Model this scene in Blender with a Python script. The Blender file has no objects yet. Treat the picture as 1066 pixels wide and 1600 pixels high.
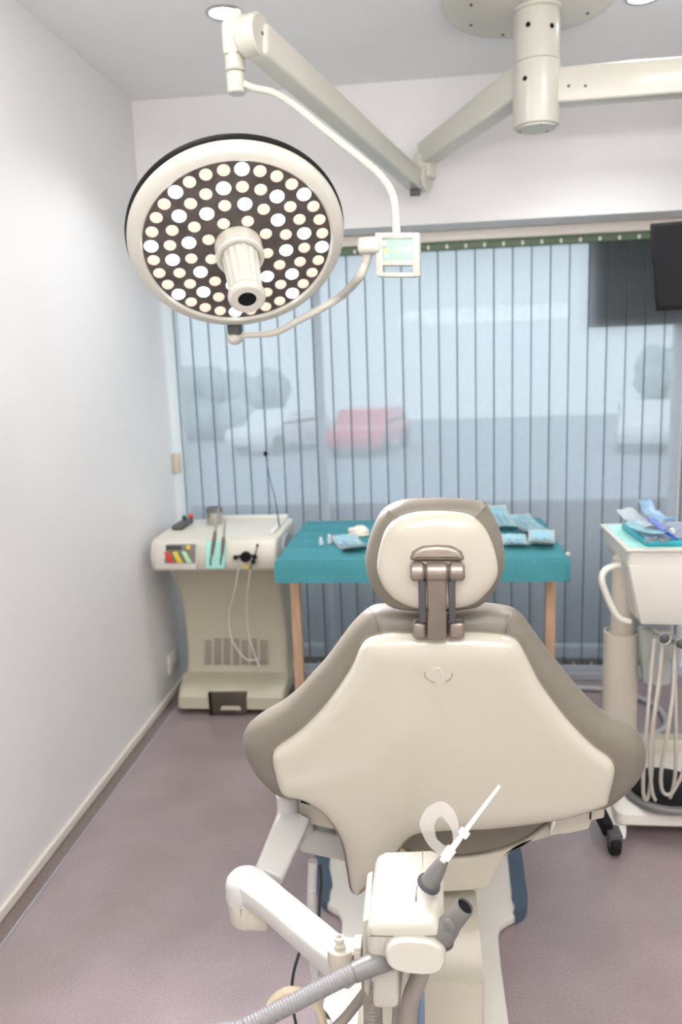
import bpy, bmesh, math, random
from mathutils import Vector, Matrix, noise
from mathutils.geometry import delaunay_2d_cdt
random.seed(7)
PI = math.pi
R = math.radians
C = bpy.context.collection
sc = bpy.context.scene

# ---------------------------------------------------------------- camera frame
FPX = 1241.0
YAW, PITCH, ROLL = R(6.646), R(10.458), R(-2.115)
EYE = Vector((0, 0, 1.5))
FW = Vector((-math.sin(YAW) * math.cos(PITCH), math.cos(YAW) * math.cos(PITCH), -math.sin(PITCH)))
_r = Vector((math.cos(YAW), math.sin(YAW), 0)); _u = _r.cross(FW)
RT = _r * math.cos(ROLL) + _u * math.sin(ROLL)
UP = -_r * math.sin(ROLL) + _u * math.cos(ROLL)
def ray(px, py): return FW + RT * ((px - 533) / FPX) - UP * ((py - 800) / FPX)
def at(px, py, Y):
    r = ray(px, py); return EYE + r * (Y / r.y)
def atz(px, py, z):
    r = ray(px, py); return EYE + r * ((z - 1.5) / r.z)

# ---------------------------------------------------------------- materials
def mat(name, col, rough=.5, metal=0, spec=.5, noise_scale=0, noise_amt=0, bump=0, coat=0, emit=None, estr=0, trans=0, alpha=1, sss=0, stretch=None):
    m = bpy.data.materials.new(name); m.use_nodes = True
    nt = m.node_tree; b = nt.nodes['Principled BSDF']
    def setv(k, v):
        if k in b.inputs: b.inputs[k].default_value = v
    setv('Base Color', (*col, 1)); setv('Roughness', rough); setv('Metallic', metal); setv('Specular IOR Level', spec)
    setv('Coat Weight', coat); setv('Coat Roughness', .08)
    setv('Transmission Weight', trans); setv('Alpha', alpha)
    if emit: setv('Emission Color', (*emit, 1)); setv('Emission Strength', estr)
    tc = nt.nodes.new('ShaderNodeTexCoord'); n = nt.nodes.new('ShaderNodeTexNoise')
    n.inputs['Scale'].default_value = noise_scale or 6; n.inputs['Detail'].default_value = 3
    if stretch:
        mp = nt.nodes.new('ShaderNodeMapping'); mp.inputs['Scale'].default_value = stretch
        nt.links.new(tc.outputs['Object'], mp.inputs[0]); nt.links.new(mp.outputs[0], n.inputs['Vector'])
    else: nt.links.new(tc.outputs['Object'], n.inputs['Vector'])
    a = noise_amt or .03
    rp = nt.nodes.new('ShaderNodeValToRGB')
    rp.color_ramp.elements[0].position = .3; rp.color_ramp.elements[1].position = .7
    rp.color_ramp.elements[0].color = (*[max(0, c * (1 - a)) for c in col], 1)
    rp.color_ramp.elements[1].color = (*[min(1, c * (1 + a)) for c in col], 1)
    nt.links.new(n.outputs['Fac'], rp.inputs[0]); nt.links.new(rp.outputs[0], b.inputs['Base Color'])
    if bump:
        bp = nt.nodes.new('ShaderNodeBump'); bp.inputs['Strength'].default_value = bump; bp.inputs['Distance'].default_value = .002
        nt.links.new(n.outputs['Fac'], bp.inputs['Height']); nt.links.new(bp.outputs[0], b.inputs['Normal'])
    return m

M = {}
M['wall'] = mat('wall_paint', (.76, .75, .74), .6, noise_scale=3, noise_amt=.012)
M['ceil'] = mat('ceiling_paint', (.84, .83, .83), .7, noise_scale=3, noise_amt=.01)
M['trim'] = mat('trim_cream', (.72, .67, .60), .45)
M['shell'] = mat('glossy_cream_shell', (.445, .42, .345), .2, coat=.4, noise_scale=2, noise_amt=.012)
M['cream'] = mat('cream_plastic', (.49, .46, .375), .3, noise_scale=3, noise_amt=.02)
M['white'] = mat('white_plastic', (.68, .66, .60), .3, noise_scale=3, noise_amt=.015)
M['armwhite'] = mat('white_enamel', (.56, .55, .48), .3, coat=.2)
M['cartbody'] = mat('beige_plastic', (.50, .47, .36), .42, noise_scale=3, noise_amt=.02)
M['holder'] = mat('holder_plastic', (.43, .415, .355), .38, noise_scale=4, noise_amt=.02)
M['leather'] = mat('taupe_leather', (.155, .14, .108), .36, noise_scale=220, noise_amt=.02, bump=.05)
M['seam'] = mat('seam_thread', (.16, .14, .11), .6)
M['bronze'] = mat('brushed_bronze_metal', (.27, .232, .195), .32, metal=.7, noise_scale=30, noise_amt=.1, bump=.03)
M['darkgrey'] = mat('dark_grey_rubber', (.065, .065, .07), .5)
M['black'] = mat('black_plastic', (.008, .008, .009), .6, spec=.15)
M['screenblack'] = mat('black_screen', (.006, .006, .007), .5, spec=.12)
M['grey'] = mat('grey_plastic', (.15, .147, .14), .4, noise_scale=8, noise_amt=.04)
M['hose'] = mat('grey_hose', (.19, .19, .188), .38, noise_scale=8, noise_amt=.04)
M['hosewhite'] = mat('pale_hose', (.66, .61, .52), .4)
M['hoselilac'] = mat('pale_grey_hose', (.42, .42, .44), .4)
M['blue'] = mat('slate_blue_rubber', (.15, .22, .31), .45)
M['wood'] = mat('light_pine', (.56, .37, .23), .5, noise_scale=9, noise_amt=.14, stretch=(6, 6, .6))
M['teal'] = mat('teal_drape_cloth', (.115, .47, .53), .75, noise_scale=120, noise_amt=.08, bump=.1)
M['pouch'] = mat('pale_blue_paper', (.52, .80, .90), .55, noise_scale=20, noise_amt=.15)
M['paper'] = mat('white_paper', (.80, .78, .76), .6, noise_scale=20, noise_amt=.04)
M['peach'] = mat('cream_gauze', (.82, .72, .62), .8, noise_scale=60, noise_amt=.06, bump=.3)
M['clear'] = mat('clear_plastic', (.85, .9, .92), .15, alpha=.55)
M['steel'] = mat('brushed_steel', (.55, .54, .52), .28, metal=.9, noise_scale=40, noise_amt=.08)
M['mint'] = mat('mint_glass', (.42, .82, .72), .15)
M['tealtray'] = mat('teal_tray', (.02, .38, .46), .35)
M['bluetray'] = mat('blue_liner', (.70, .76, .90), .5, noise_scale=18, noise_amt=.12)
M['red'] = mat('red_plastic', (.62, .05, .035), .4)
M['yellow'] = mat('yellow_plastic', (.75, .55, .05), .4)
M['green'] = mat('pale_green_plastic', (.42, .72, .42), .4)
M['panelgrey'] = mat('panel_grey', (.20, .19, .17), .4)
M['violet'] = mat('violet_plastic', (.20, .26, .72), .4)
M['deepblue'] = mat('deep_blue_plastic', (.03, .10, .50), .35)
M['ledplate'] = mat('smoked_led_plate', (.075, .062, .056), .3, noise_scale=30, noise_amt=.25)
M['ledwarm'] = mat('warm_led_lens', (.3, .24, .2), .3, emit=(1, .78, .62), estr=.74)
M['ledcool'] = mat('cool_led_lens', (.9, .95, 1), .3, emit=(.86, .95, 1), estr=3)
M['spot'] = mat('downlight_lens', (.9, .95, 1), .3, emit=(.86, .94, 1), estr=14)
M['screen'] = mat('lit_screen', (.1, .12, .12), .3, emit=(.66, .93, .76), estr=.62)
M['ledge'] = mat('grey_ledge', (.34, .36, .39), .6)
M['frame'] = mat('white_window_frame', (.75, .78, .80), .4)
M['tape'] = mat('beige_tape', (.55, .48, .38), .6)
M['carred'] = mat('red_car_paint', (.75, .05, .05), .3, coat=.5)
M['carwhite'] = mat('white_car_paint', (.85, .85, .85), .3, coat=.5)
M['asphalt'] = mat('asphalt', (.30, .33, .37), .9, noise_scale=4, noise_amt=.1)
M['lightblock'] = mat('dark_light_block', (.06, .07, .08), .9)
M['grass'] = mat('lawn', (.38, .48, .30), .95, noise_scale=2, noise_amt=.15)
M['leaf'] = mat('hedge_leaf', (.42, .50, .48), .9, noise_scale=3, noise_amt=.3)
M['render'] = mat('house_render', (.55, .60, .66), .85, noise_scale=1, noise_amt=.06)
M['darkwall'] = mat('dark_board', (.05, .05, .038), .9)
M['icon_y'] = mat('icon_yellow', (.9, .7, .1), .3, emit=(1, .75, .15), estr=.9)
M['icon_p'] = mat('icon_pink', (.9, .3, .7), .3, emit=(1, .35, .8), estr=.9)
M['icon_g'] = mat('icon_green', (.2, .8, .4), .3, emit=(.3, .95, .5), estr=.9)
M['endshade'] = mat('end_cap_shade', (.38, .40, .43), .4)  # console end cap: its shaded side is put into the colour
M['recess'] = mat('dark_bronze_recess', (.06, .05, .035), .3)
M['mastgreen'] = mat('dark_green_rod', (.02, .07, .075), .4)
M['darkgreen'] = mat('dark_green_cap', (.02, .12, .06), .4)
M['cartlight'] = mat('light_beige_enamel', (.56, .51, .43), .35)
M['pocket'] = mat('frosted_pocket', (.42, .45, .41), .3)
M['hosegrey'] = mat('beige_hose', (.42, .39, .34), .4)
M['paleblue'] = mat('clear_blue_film', (.50, .70, .92), .3, noise_scale=20, noise_amt=.15)
M['engrave'] = mat('engraved_line', (.30, .26, .19), .5)
M['engravelight'] = mat('engraved_mark', (.58, .50, .41), .4)
M['bracketcream'] = mat('yellowed_cream', (.66, .54, .36), .4)
M['bright'] = mat('warm_white_cover', (.82, .78, .66), .4)
M['steelcream'] = mat('nickel_plate', (.62, .58, .50), .3, metal=.4)
M['tubewhite'] = mat('translucent_white_tube', (.80, .78, .72), .2)
M['guard'] = mat('milky_clear_plastic', (.74, .73, .68), .15, alpha=.5)
M['greyhose2'] = mat('mid_grey_connector', (.16, .157, .15), .4)
M['hosebrown'] = mat('brown_grey_hose', (.26, .235, .20), .4)
M['hoselilac2'] = mat('pale_ribbed_hose', (.50, .49, .48), .45)
M['cabledark'] = mat('dark_green_cable', (.03, .04, .045), .5)
M['hosecream'] = mat('cream_hose', (.62, .54, .38), .4)
M['armcream'] = mat('white_arm_enamel', (.44, .435, .41), .28, coat=.2)
M['consolecream'] = mat('console_cream', (.60, .57, .49), .35, noise_scale=3, noise_amt=.015)
M['slatweight'] = mat('slat_hem', (.10, .11, .10), .8)
M['chainpale'] = mat('pale_chain', (.45, .42, .40), .5)
M['green_track'] = mat('green_tinted_track', (.10, .15, .085), .5)
M['iconpale'] = mat('pale_icon', (.5, .7, .8), .4)
M['icon_b'] = mat('icon_blue', (.3, .6, .9), .3, emit=(.35, .6, .95), estr=.8)

def glass_mat():
    m = bpy.data.materials.new('window_glass'); m.use_nodes = True; nt = m.node_tree; nt.nodes.clear()
    o = nt.nodes.new('ShaderNodeOutputMaterial'); mx = nt.nodes.new('ShaderNodeMixShader')
    t = nt.nodes.new('ShaderNodeBsdfTransparent'); t.inputs[0].default_value = (.93, .97, .97, 1)
    g = nt.nodes.new('ShaderNodeBsdfGlossy'); g.inputs['Roughness'].default_value = .02
    mx.inputs[0].default_value = .06
    nt.links.new(t.outputs[0], mx.inputs[1]); nt.links.new(g.outputs[0], mx.inputs[2]); nt.links.new(mx.outputs[0], o.inputs[0])
    return m
M['glass'] = glass_mat()
def slat_mat():
    m = bpy.data.materials.new('sheer_slat_fabric'); m.use_nodes = True; nt = m.node_tree; nt.nodes.clear()
    L = nt.links.new
    o = nt.nodes.new('ShaderNodeOutputMaterial')
    tc = nt.nodes.new('ShaderNodeTexCoord')
    mp = nt.nodes.new('ShaderNodeMapping'); mp.inputs['Scale'].default_value = (60, 60, 9)
    n = nt.nodes.new('ShaderNodeTexNoise'); n.inputs['Scale'].default_value = 4; n.inputs['Detail'].default_value = 4
    L(tc.outputs['Object'], mp.inputs[0]); L(mp.outputs[0], n.inputs['Vector'])
    rp = nt.nodes.new('ShaderNodeValToRGB'); rp.color_ramp.elements[0].position = .25; rp.color_ramp.elements[1].position = .75
    rp.color_ramp.elements[0].color = (.20, .20, .20, 1); rp.color_ramp.elements[1].color = (.27, .27, .27, 1)
    L(n.outputs['Fac'], rp.inputs[0])
    t = nt.nodes.new('ShaderNodeBsdfTransparent'); t.inputs[0].default_value = (.92, .94, .97, 1)
    d = nt.nodes.new('ShaderNodeBsdfDiffuse'); d.inputs[0].default_value = (.22, .25, .265, 1)
    tl = nt.nodes.new('ShaderNodeBsdfTranslucent'); tl.inputs[0].default_value = (.54, .545, .58, 1)
    a = nt.nodes.new('ShaderNodeMixShader'); a.inputs[0].default_value = .72
    b = nt.nodes.new('ShaderNodeMixShader')
    L(d.outputs[0], a.inputs[1]); L(tl.outputs[0], a.inputs[2])
    L(rp.outputs[0], b.inputs[0]); L(a.outputs[0], b.inputs[1]); L(t.outputs[0], b.inputs[2]); L(b.outputs[0], o.inputs[0])
    return m
M['slat'] = slat_mat()
M['overlapshade'] = mat('slat_overlap_shade', (.05, .085, .085), .9, spec=.1)  # dark strip painting in the dimmer light where neighbouring slats overlap
def floor_mat():
    m = mat('mauve_vinyl_floor', (.25, .185, .175), .36, spec=1.0, coat=.4)
    m.node_tree.nodes['Principled BSDF'].inputs['Coat Roughness'].default_value = .3
    nt = m.node_tree; b = nt.nodes['Principled BSDF']; L = nt.links.new
    tc = nt.nodes.new('ShaderNodeTexCoord')
    n1 = nt.nodes.new('ShaderNodeTexNoise'); n1.inputs['Scale'].default_value = 170; n1.inputs['Detail'].default_value = 5
    n2 = nt.nodes.new('ShaderNodeTexNoise'); n2.inputs['Scale'].default_value = 5; n2.inputs['Detail'].default_value = 4
    for n in (n1, n2): L(tc.outputs['Object'], n.inputs['Vector'])
    r1 = nt.nodes.new('ShaderNodeValToRGB'); r1.color_ramp.elements[0].position = .35; r1.color_ramp.elements[1].position = .65
    r1.color_ramp.elements[0].color = (.265, .212, .212, 1); r1.color_ramp.elements[1].color = (.325, .268, .268, 1)
    r2 = nt.nodes.new('ShaderNodeValToRGB'); r2.color_ramp.elements[0].position = .3; r2.color_ramp.elements[1].position = .7
    r2.color_ramp.elements[0].color = (.88, .86, .86, 1); r2.color_ramp.elements[1].color = (1.08, 1.06, 1.08, 1)
    mx = nt.nodes.new('ShaderNodeMixRGB'); mx.blend_type = 'MULTIPLY'; mx.inputs[0].default_value = 1
    L(n1.outputs['Fac'], r1.inputs[0]); L(n2.outputs['Fac'], r2.inputs[0]); L(r1.outputs[0], mx.inputs[1]); L(r2.outputs[0], mx.inputs[2])
    L(mx.outputs[0], b.inputs['Base Color'])
    return m
M['floor'] = floor_mat()
M['border'] = mat('dark_vinyl_border', (.18, .14, .13), .4, noise_scale=90, noise_amt=.15)

# ---------------------------------------------------------------- object helpers
ORG = {}
def origin(o):
    return ORG.get(o.name, Vector((0, 0, 0)))
def obj(name, bm, m, parent=None, smooth=True, label=None, angle=35):
    bmesh.ops.recalc_face_normals(bm, faces=bm.faces[:])
    if parent is not None:
        bmesh.ops.translate(bm, verts=bm.verts[:], vec=-origin(parent))
    me = bpy.data.meshes.new(name); bm.to_mesh(me); bm.free()
    me.materials.append(M[m] if isinstance(m, str) else m)
    if smooth:
        me.polygons.foreach_set('use_smooth', [True] * len(me.polygons))
        try: me.set_sharp_from_angle(angle=R(angle))
        except Exception: pass
    o = bpy.data.objects.new(name, me); C.objects.link(o)
    if parent is not None:
        o.parent = parent; ORG[o.name] = origin(parent)
    if label: o['label'] = label
    return o
def thing(name, label, cat, loc=(0, 0, 0), group=None):
    o = bpy.data.objects.new(name, None); C.objects.link(o); o.empty_display_size = .05
    o.location = loc; ORG[o.name] = Vector(loc); o['label'] = label; o['category'] = cat
    if group: o['group'] = group
    return o
def tag(o, label, cat, group=None):
    o['label'] = label; o['category'] = cat
    if group: o['group'] = group
    # put the origin of a single-mesh thing at its base
    me = o.data
    xs = [v.co.x for v in me.vertices]; ys = [v.co.y for v in me.vertices]; zs = [v.co.z for v in me.vertices]
    c = Vector(((min(xs) + max(xs)) / 2, (min(ys) + max(ys)) / 2, min(zs)))
    me.transform(Matrix.Translation(-c)); o.location = c
    return o
def struct(name, bm, m, parent=None, smooth=False):
    o = obj(name, bm, m, parent, smooth)
    if parent is None: o['kind'] = 'structure'
    return o
def NB(): return bmesh.new()

def box(bm, c, s, bev=0, seg=2, rot=None):
    r = bmesh.ops.create_cube(bm, size=1)
    vs = r['verts']
    bmesh.ops.scale(bm, vec=Vector(s), verts=vs)
    if bev:
        es = list({e for v in vs for e in v.link_edges})
        rr = bmesh.ops.bevel(bm, geom=es, offset=min(bev, min(s) * .49), segments=seg, affect='EDGES', profile=.5)
        vs = list({v for f in rr['faces'] for v in f.verts} | {v for v in vs if v.is_valid})
    if rot is not None: bmesh.ops.rotate(bm, cent=(0, 0, 0), matrix=rot, verts=vs)
    bmesh.ops.translate(bm, verts=vs, vec=Vector(c))
    return vs
def bx(bm, x0, x1, y0, y1, z0, z1, bev=0, seg=2):
    return box(bm, ((x0 + x1) / 2, (y0 + y1) / 2, (z0 + z1) / 2), (abs(x1 - x0), abs(y1 - y0), abs(z1 - z0)), bev, seg)
def catmull(pts, n=6, closed=False):
    P = [Vector(p) for p in pts]; out = []; N = len(P)
    rng = range(N) if closed else range(N - 1)
    for i in rng:
        if closed: a, b, c, d = P[(i - 1) % N], P[i], P[(i + 1) % N], P[(i + 2) % N]
        else: a, b, c, d = P[max(i - 1, 0)], P[i], P[i + 1], P[min(i + 2, N - 1)]
        for k in range(n):
            t = k / n
            out.append(.5 * ((2 * b) + (c - a) * t + (2 * a - 5 * b + 4 * c - d) * t * t + (3 * b - a - 3 * c + d) * t ** 3))
    if not closed: out.append(P[-1])
    return out
def resample(pts, step, closed=True):
    P = pts + [pts[0]] if closed else pts
    L = [0]
    for i in range(1, len(P)): L.append(L[-1] + (P[i] - P[i - 1]).length)
    n = max(3, int(round(L[-1] / step))); out = []; j = 0
    for k in range(n if closed else n + 1):
        s = L[-1] * k / n
        while j < len(L) - 2 and L[j + 1] < s: j += 1
        t = (s - L[j]) / max(1e-9, L[j + 1] - L[j]); out.append(P[j].lerp(P[j + 1], min(1, t)))
    return out
def tube(bm, pts, r, seg=12, n=6, caps=True, closed=False, corr=0, pitch=.006, flat=1.0):
    """r: number or list per control point"""
    rs = r if isinstance(r, (list, tuple)) else [r] * len(pts)
    if len(pts) > 2 or closed:
        path = catmull(pts, n, closed)
        rr = []
        N = len(pts)
        for i in range(N if closed else N - 1):
            for k in range(n): rr.append(rs[i] + (rs[(i + 1) % N] - rs[i]) * k / n)
        if not closed: rr.append(rs[-1])
    else: path = [Vector(p) for p in pts]; rr = list(rs)
    if corr:
        p2 = resample(path, pitch / 3, False); rr = [rs[0] * (1 - corr * (0.5 - .5 * math.cos(2 * PI * i / 3))) for i in range(len(p2))]; path = p2
    N = len(path); rings = []
    T = []
    for i in range(N):
        if closed: t = path[(i + 1) % N] - path[(i - 1) % N]
        else: t = path[min(i + 1, N - 1)] - path[max(i - 1, 0)]
        T.append(t.normalized())
    ref = Vector((0, 0, 1)) if abs(T[0].z) < .9 else Vector((1, 0, 0))
    u = T[0].cross(ref).normalized()
    for i in range(N):
        u = (u - T[i] * u.dot(T[i])).normalized(); v = T[i].cross(u)
        rings.append([bm.verts.new(path[i] + u * rr[i] * math.cos(2 * PI * k / seg) + v * rr[i] * flat * math.sin(2 * PI * k / seg)) for k in range(seg)])
    for i in range(N if closed else N - 1):
        a, b = rings[i], rings[(i + 1) % N]
        for k in range(seg): bm.faces.new((a[k], a[(k + 1) % seg], b[(k + 1) % seg], b[k]))
    if caps and not closed:
        bm.faces.new(rings[0][::-1]); bm.faces.new(rings[-1])
def lathe(bm, prof, o, axis=(0, 0, 1), seg=32, flute=0, nfl=0, cap0=True, cap1=True):
    ax = Vector(axis).normalized(); ref = Vector((0, 0, 1)) if abs(ax.z) < .9 else Vector((1, 0, 0))
    u = ax.cross(ref).normalized(); v = ax.cross(u); o = Vector(o); rings = []
    for (r, h) in prof:
        rings.append([bm.verts.new(o + ax * h + (u * math.cos(2 * PI * k / seg) + v * math.sin(2 * PI * k / seg)) * r * (1 - (flute * (.5 - .5 * math.cos(nfl * 2 * PI * k / seg)) if flute else 0))) for k in range(seg)])
    for a, b in zip(rings, rings[1:]):
        for k in range(seg): bm.faces.new((a[k], a[(k + 1) % seg], b[(k + 1) % seg], b[k]))
    if cap0: bm.faces.new(rings[0][::-1])
    if cap1: bm.faces.new(rings[-1])
def rod(bm, a, b, r, seg=16, bev=0):
    a = Vector(a); b = Vector(b); L = (b - a).length
    e = bev or r * .12
    lathe(bm, [(r - e, 0), (r, e), (r, L - e), (r - e, L)], a, b - a, seg)
def beam(bm, a, b, w, h, w2=None, h2=None, bev=.008, up=(0, 0, 1)):
    """rectangular bar between a and b, tapering"""
    a = Vector(a); b = Vector(b); t = (b - a).normalized(); s = t.cross(Vector(up)).normalized(); v = s.cross(t)
    w2 = w2 or w; h2 = h2 or h
    b2 = NB(); vs = []
    for p, ww, hh in ((a, w, h), (b, w2, h2)):
        for sx, sz in ((-1, -1), (1, -1), (1, 1), (-1, 1)): vs.append(b2.verts.new(p + s * sx * ww / 2 + v * sz * hh / 2))
    b2.faces.new(vs[0:4][::-1]); b2.faces.new(vs[4:8])
    for k in range(4): b2.faces.new((vs[k], vs[(k + 1) % 4], vs[4 + (k + 1) % 4], vs[4 + k]))
    if bev: bmesh.ops.bevel(b2, geom=b2.edges[:], offset=bev, segments=3, affect='EDGES', profile=.5)
    merge(bm, b2)
def merge(bm, b2):
    me = bpy.data.meshes.new('tmp'); b2.to_mesh(me); b2.free(); bm.from_mesh(me); bpy.data.meshes.remove(me)
def prism(bm, pts, d, bev=0, seg=2):
    """closed polygon of 3-D points pushed along vector d"""
    b2 = NB(); n = len(pts); d = Vector(d)
    a = [b2.verts.new(Vector(p)) for p in pts]; b = [b2.verts.new(Vector(p) + d) for p in pts]
    b2.faces.new(a[::-1]); b2.faces.new(b)
    for k in range(n): b2.faces.new((a[k], a[(k + 1) % n], b[(k + 1) % n], b[k]))
    bmesh.ops.recalc_face_normals(b2, faces=b2.faces[:])
    if bev: bmesh.ops.bevel(b2, geom=[e for e in b2.edges if e.calc_face_angle(0) > .5], offset=bev, segments=seg, affect='EDGES', profile=.5)
    merge(bm, b2)
def ball(bm, c, r, sx=1, sy=1, sz=1, seg=20):
    rr = bmesh.ops.create_uvsphere(bm, u_segments=seg, v_segments=seg // 2 + 2, radius=r)
    bmesh.ops.scale(bm, vec=(sx, sy, sz), verts=rr['verts']); bmesh.ops.translate(bm, verts=rr['verts'], vec=Vector(c))

def pillow(bm, outline, base, front, back, rf, rb, grid=.014, bulge=None, step=.008, power=2.0):
    """outline: closed list of (x,z). base(x,z)->Y of the mid line. front: how far it swells to -Y, back: to +Y;
       rf/rb: width of the rounded edge on either side."""
    O = resample([Vector((p[0], p[1])) for p in outline], step)
    n = len(O)
    area = sum(O[i].x * O[(i + 1) % n].y - O[(i + 1) % n].x * O[i].y for i in range(n))
    if area < 0: O.reverse()
    def dist(p):
        best = 9
        for i in range(n):
            a = O[i]; b = O[(i + 1) % n]; ab = b - a; t = max(0, min(1, (p - a).dot(ab) / ab.length_squared))
            q = (p - a - ab * t).length_squared
            if q < best: best = q
        return math.sqrt(best) if best < 9 else 3
    def inside(p):
        c = False
        for i in range(n):
            a = O[i]; b = O[(i + 1) % n]
            if (a.y > p.y) != (b.y > p.y) and p.x < (b.x - a.x) * (p.y - a.y) / (b.y - a.y) + a.x: c = not c
        return c
    rm = max(rf, rb); pts = [v.copy() for v in O]; ds = [0.0] * n
    for fr in (.06, .2, .42, .7, 1.0):
        d = rm * fr
        stp = 1 if d < step * 1.2 else (2 if d < step * 3 else 2)
        for i in range(0, n, stp):
            t = (O[(i + 1) % n] - O[i - 1]).normalized(); nrm = Vector((-t.y, t.x)); p = O[i] + nrm * d
            if inside(p) and dist(p) > d * .93: pts.append(p); ds.append(d)
    x0 = min(p.x for p in O); x1 = max(p.x for p in O); z0 = min(p.y for p in O); z1 = max(p.y for p in O)
    x = x0
    while x < x1:
        z = z0
        while z < z1:
            p = Vector((x + .13 * grid * math.sin(z * 91), z))
            if inside(p):
                d = dist(p)
                if d > rm + grid * .5: pts.append(p); ds.append(d)
            z += grid
        x += grid
    res = delaunay_2d_cdt(pts, [(i, (i + 1) % n) for i in range(n)], [], 1, 1e-6)
    vs, faces, orig = res[0], res[2], res[3]
    fv, bv = [], []
    for i, p in enumerate(vs):
        o_ = orig[i][0] if orig[i] else None
        d = ds[o_] if o_ is not None else dist(p)
        y = base(p.x, p.y); g = bulge(p.x, p.y) if bulge else 0
        def prof(dd, r):
            t = min(1, dd / r); return (1 - (1 - t) ** power) ** (1 / power)
        edge = d < 1e-7
        g *= min(1, d / (rm * 1.5)) if d < rm * 1.5 else 1
        f = bm.verts.new((p.x, y - front * prof(d, rf) - g, p.y)); fv.append(f)
        bv.append(f if edge else bm.verts.new((p.x, y + back * prof(d, rb), p.y)))
    for f in faces:
        try:
            bm.faces.new([fv[i] for i in f])
            b = [bv[i] for i in f][::-1]
            if len(set(b) & {fv[i] for i in f}) < 3: bm.faces.new(b)
        except ValueError: pass
def sheet(bm, c, w, l, rz=0, amp=.006, seed=0, curl=0, tilt=0, nx=16, ny=16, sc_=18, thick=.001):
    """a crumpled rectangle lying at c"""
    g = [[None] * (ny + 1) for _ in range(nx + 1)]
    for i in range(nx + 1):
        for j in range(ny + 1):
            u = i / nx - .5; v = j / ny - .5
            h = amp * (1 + noise.noise(Vector((u * w * sc_ * 2 + seed, v * l * sc_ * 2, seed * .7)))) + amp * .4 * (1 + noise.noise(Vector((u * w * 90 + seed, v * l * 90, 1))))
            h += curl * (2 * abs(v)) ** 3 + tilt * (v + .5) * l
            x = u * w; y = v * l
            X = c[0] + x * math.cos(rz) - y * math.sin(rz); Y = c[1] + x * math.sin(rz) + y * math.cos(rz)
            g[i][j] = bm.verts.new((X, Y, c[2] + h + thick))
    for i in range(nx):
        for j in range(ny): bm.faces.new((g[i][j], g[i + 1][j], g[i + 1][j + 1], g[i][j + 1]))
    fs = bm.faces[-nx * ny:] if False else None
def sheet_obj(name, m, parent=None, thick=.0012, **k):
    b = NB(); sheet(b, **k)
    bmesh.ops.solidify(b, geom=b.faces[:], thickness=thick)
    return obj(name, b, m, parent, angle=80)

exec_parts = []
# ================================================================= SETTING
XL, XR, YF, YW, YB, ZC = -1.227, 2.3, 3.48, 3.78, -1.6, 2.62
b = NB(); bx(b, XL - .1, XR + .1, YB - .1, YW + .12, -.08, 0); struct('floor', b, 'floor')
b = NB(); bx(b, XL - .1, XR + .1, YB - .1, YW + .12, ZC, ZC + .1); struct('ceiling', b, 'ceil')
b = NB(); bx(b, XL - .12, XL, YB - .1, YW + .12, 0, ZC); struct('wall_left', b, 'wall')
b = NB(); bx(b, XR, XR + .12, YB - .1, YW + .12, 0, ZC); struct('wall_right', b, 'wall')
b = NB(); bx(b, XL, XR, YB - .12, YB, 0, ZC); struct('wall_back', b, 'wall')
# far wall: the beam over the window, and the pier right of it
b = NB(); bx(b, XL, XR, YF, YW + .12, 2.062, ZC); bx(b, 1.16, XR, YW - .06, YW + .12, 0, 2.062); struct('wall_far', b, 'wall')
b = NB(); bx(b, XL, XL + .013, YB, YF + .2, 0.003, .036, .004); struct('baseboard_left', b, 'trim')
b = NB(); bx(b, XL + .013, XL + .055, YB, 3.6, 0.0005, .0015); struct('trim_1', b, 'border')
b = NB(); bx(b, XL + .055, XL + .061, YB, 3.6, 0.0005, .0022); struct('trim_2', b, 'ledge')
b = NB(); bx(b, XL, 1.3, 3.63, YW + .1, 0.0, .035, .004); struct('trim_3', b, 'ledge')
# window
wf = thing('window_1', 'full-width window behind the vertical blind', 'window', (0, YW, 0)); del wf['label']; del wf['category']; wf['kind'] = 'structure'
b = NB()
bx(b, XL, 1.16, YW + .03, YW + .09, .035, .10, .004); bx(b, XL, 1.16, YW + .03, YW + .09, 2.0, 2.062, .004)
for x in (-.53, 1.13): bx(b, x - .022, x + .022, YW + .03, YW + .09, .1, 2.0, .004)
f = obj('window_frame', b, 'frame', wf)
for x0, x1 in ((XL, -.552), (-.508, 1.108)):
    b = NB(); bx(b, x0, x1, YW + .058, YW + .062, .1, 2.0); obj('pane', b, 'glass', wf, smooth=False)

# ================================================================= OUTSIDE
b = NB(); bx(b, -30, 30, YW + .6, 40, -1.6, -1.3); struct('ground_outside', b, 'asphalt')
b = NB()
for i in range(40):
    for j in range(6):
        x = -16 + i * .62; y = 9 + j * .7
        box(b, (x, y, -1.27), (.64, .72, .06))
o = obj('lawn', b, 'grass', smooth=False); o['kind'] = 'structure'
def car(name, label, x, y, m, rz):
    rt = thing(name, label, 'car', (0, 0, 0))
    Z = -1.3
    b = NB()
    prof = [(-2.05, .32), (-2.1, .62), (-1.95, .86), (-1.15, .95), (-.62, 1.40), (.85, 1.42), (1.55, .98), (2.0, .9), (2.1, .6), (2.05, .32)]
    prism(b, [(px_, -.85, pz) for px_, pz in prof], (0, 1.7, 0), .06)
    obj('body', b, m, rt)
    b = NB(); prism(b, [(-1.05, -.865, .97), (-.6, -.80, 1.33), (.8, -.80, 1.34), (1.4, -.865, 1.0)], (0, 1.70, 0), .01); obj('side_window', b, 'screenblack', rt)
    for sx in (-1.3, 1.3):
        for sy in (-.80, .80):
            b = NB(); rod(b, (sx, sy - .1, .33), (sx, sy + .1, .33), .33, 24); obj('wheel', b, 'black', rt)
    rt.location = (x, y, Z); rt.rotation_euler = (0, 0, rz); return rt
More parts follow.
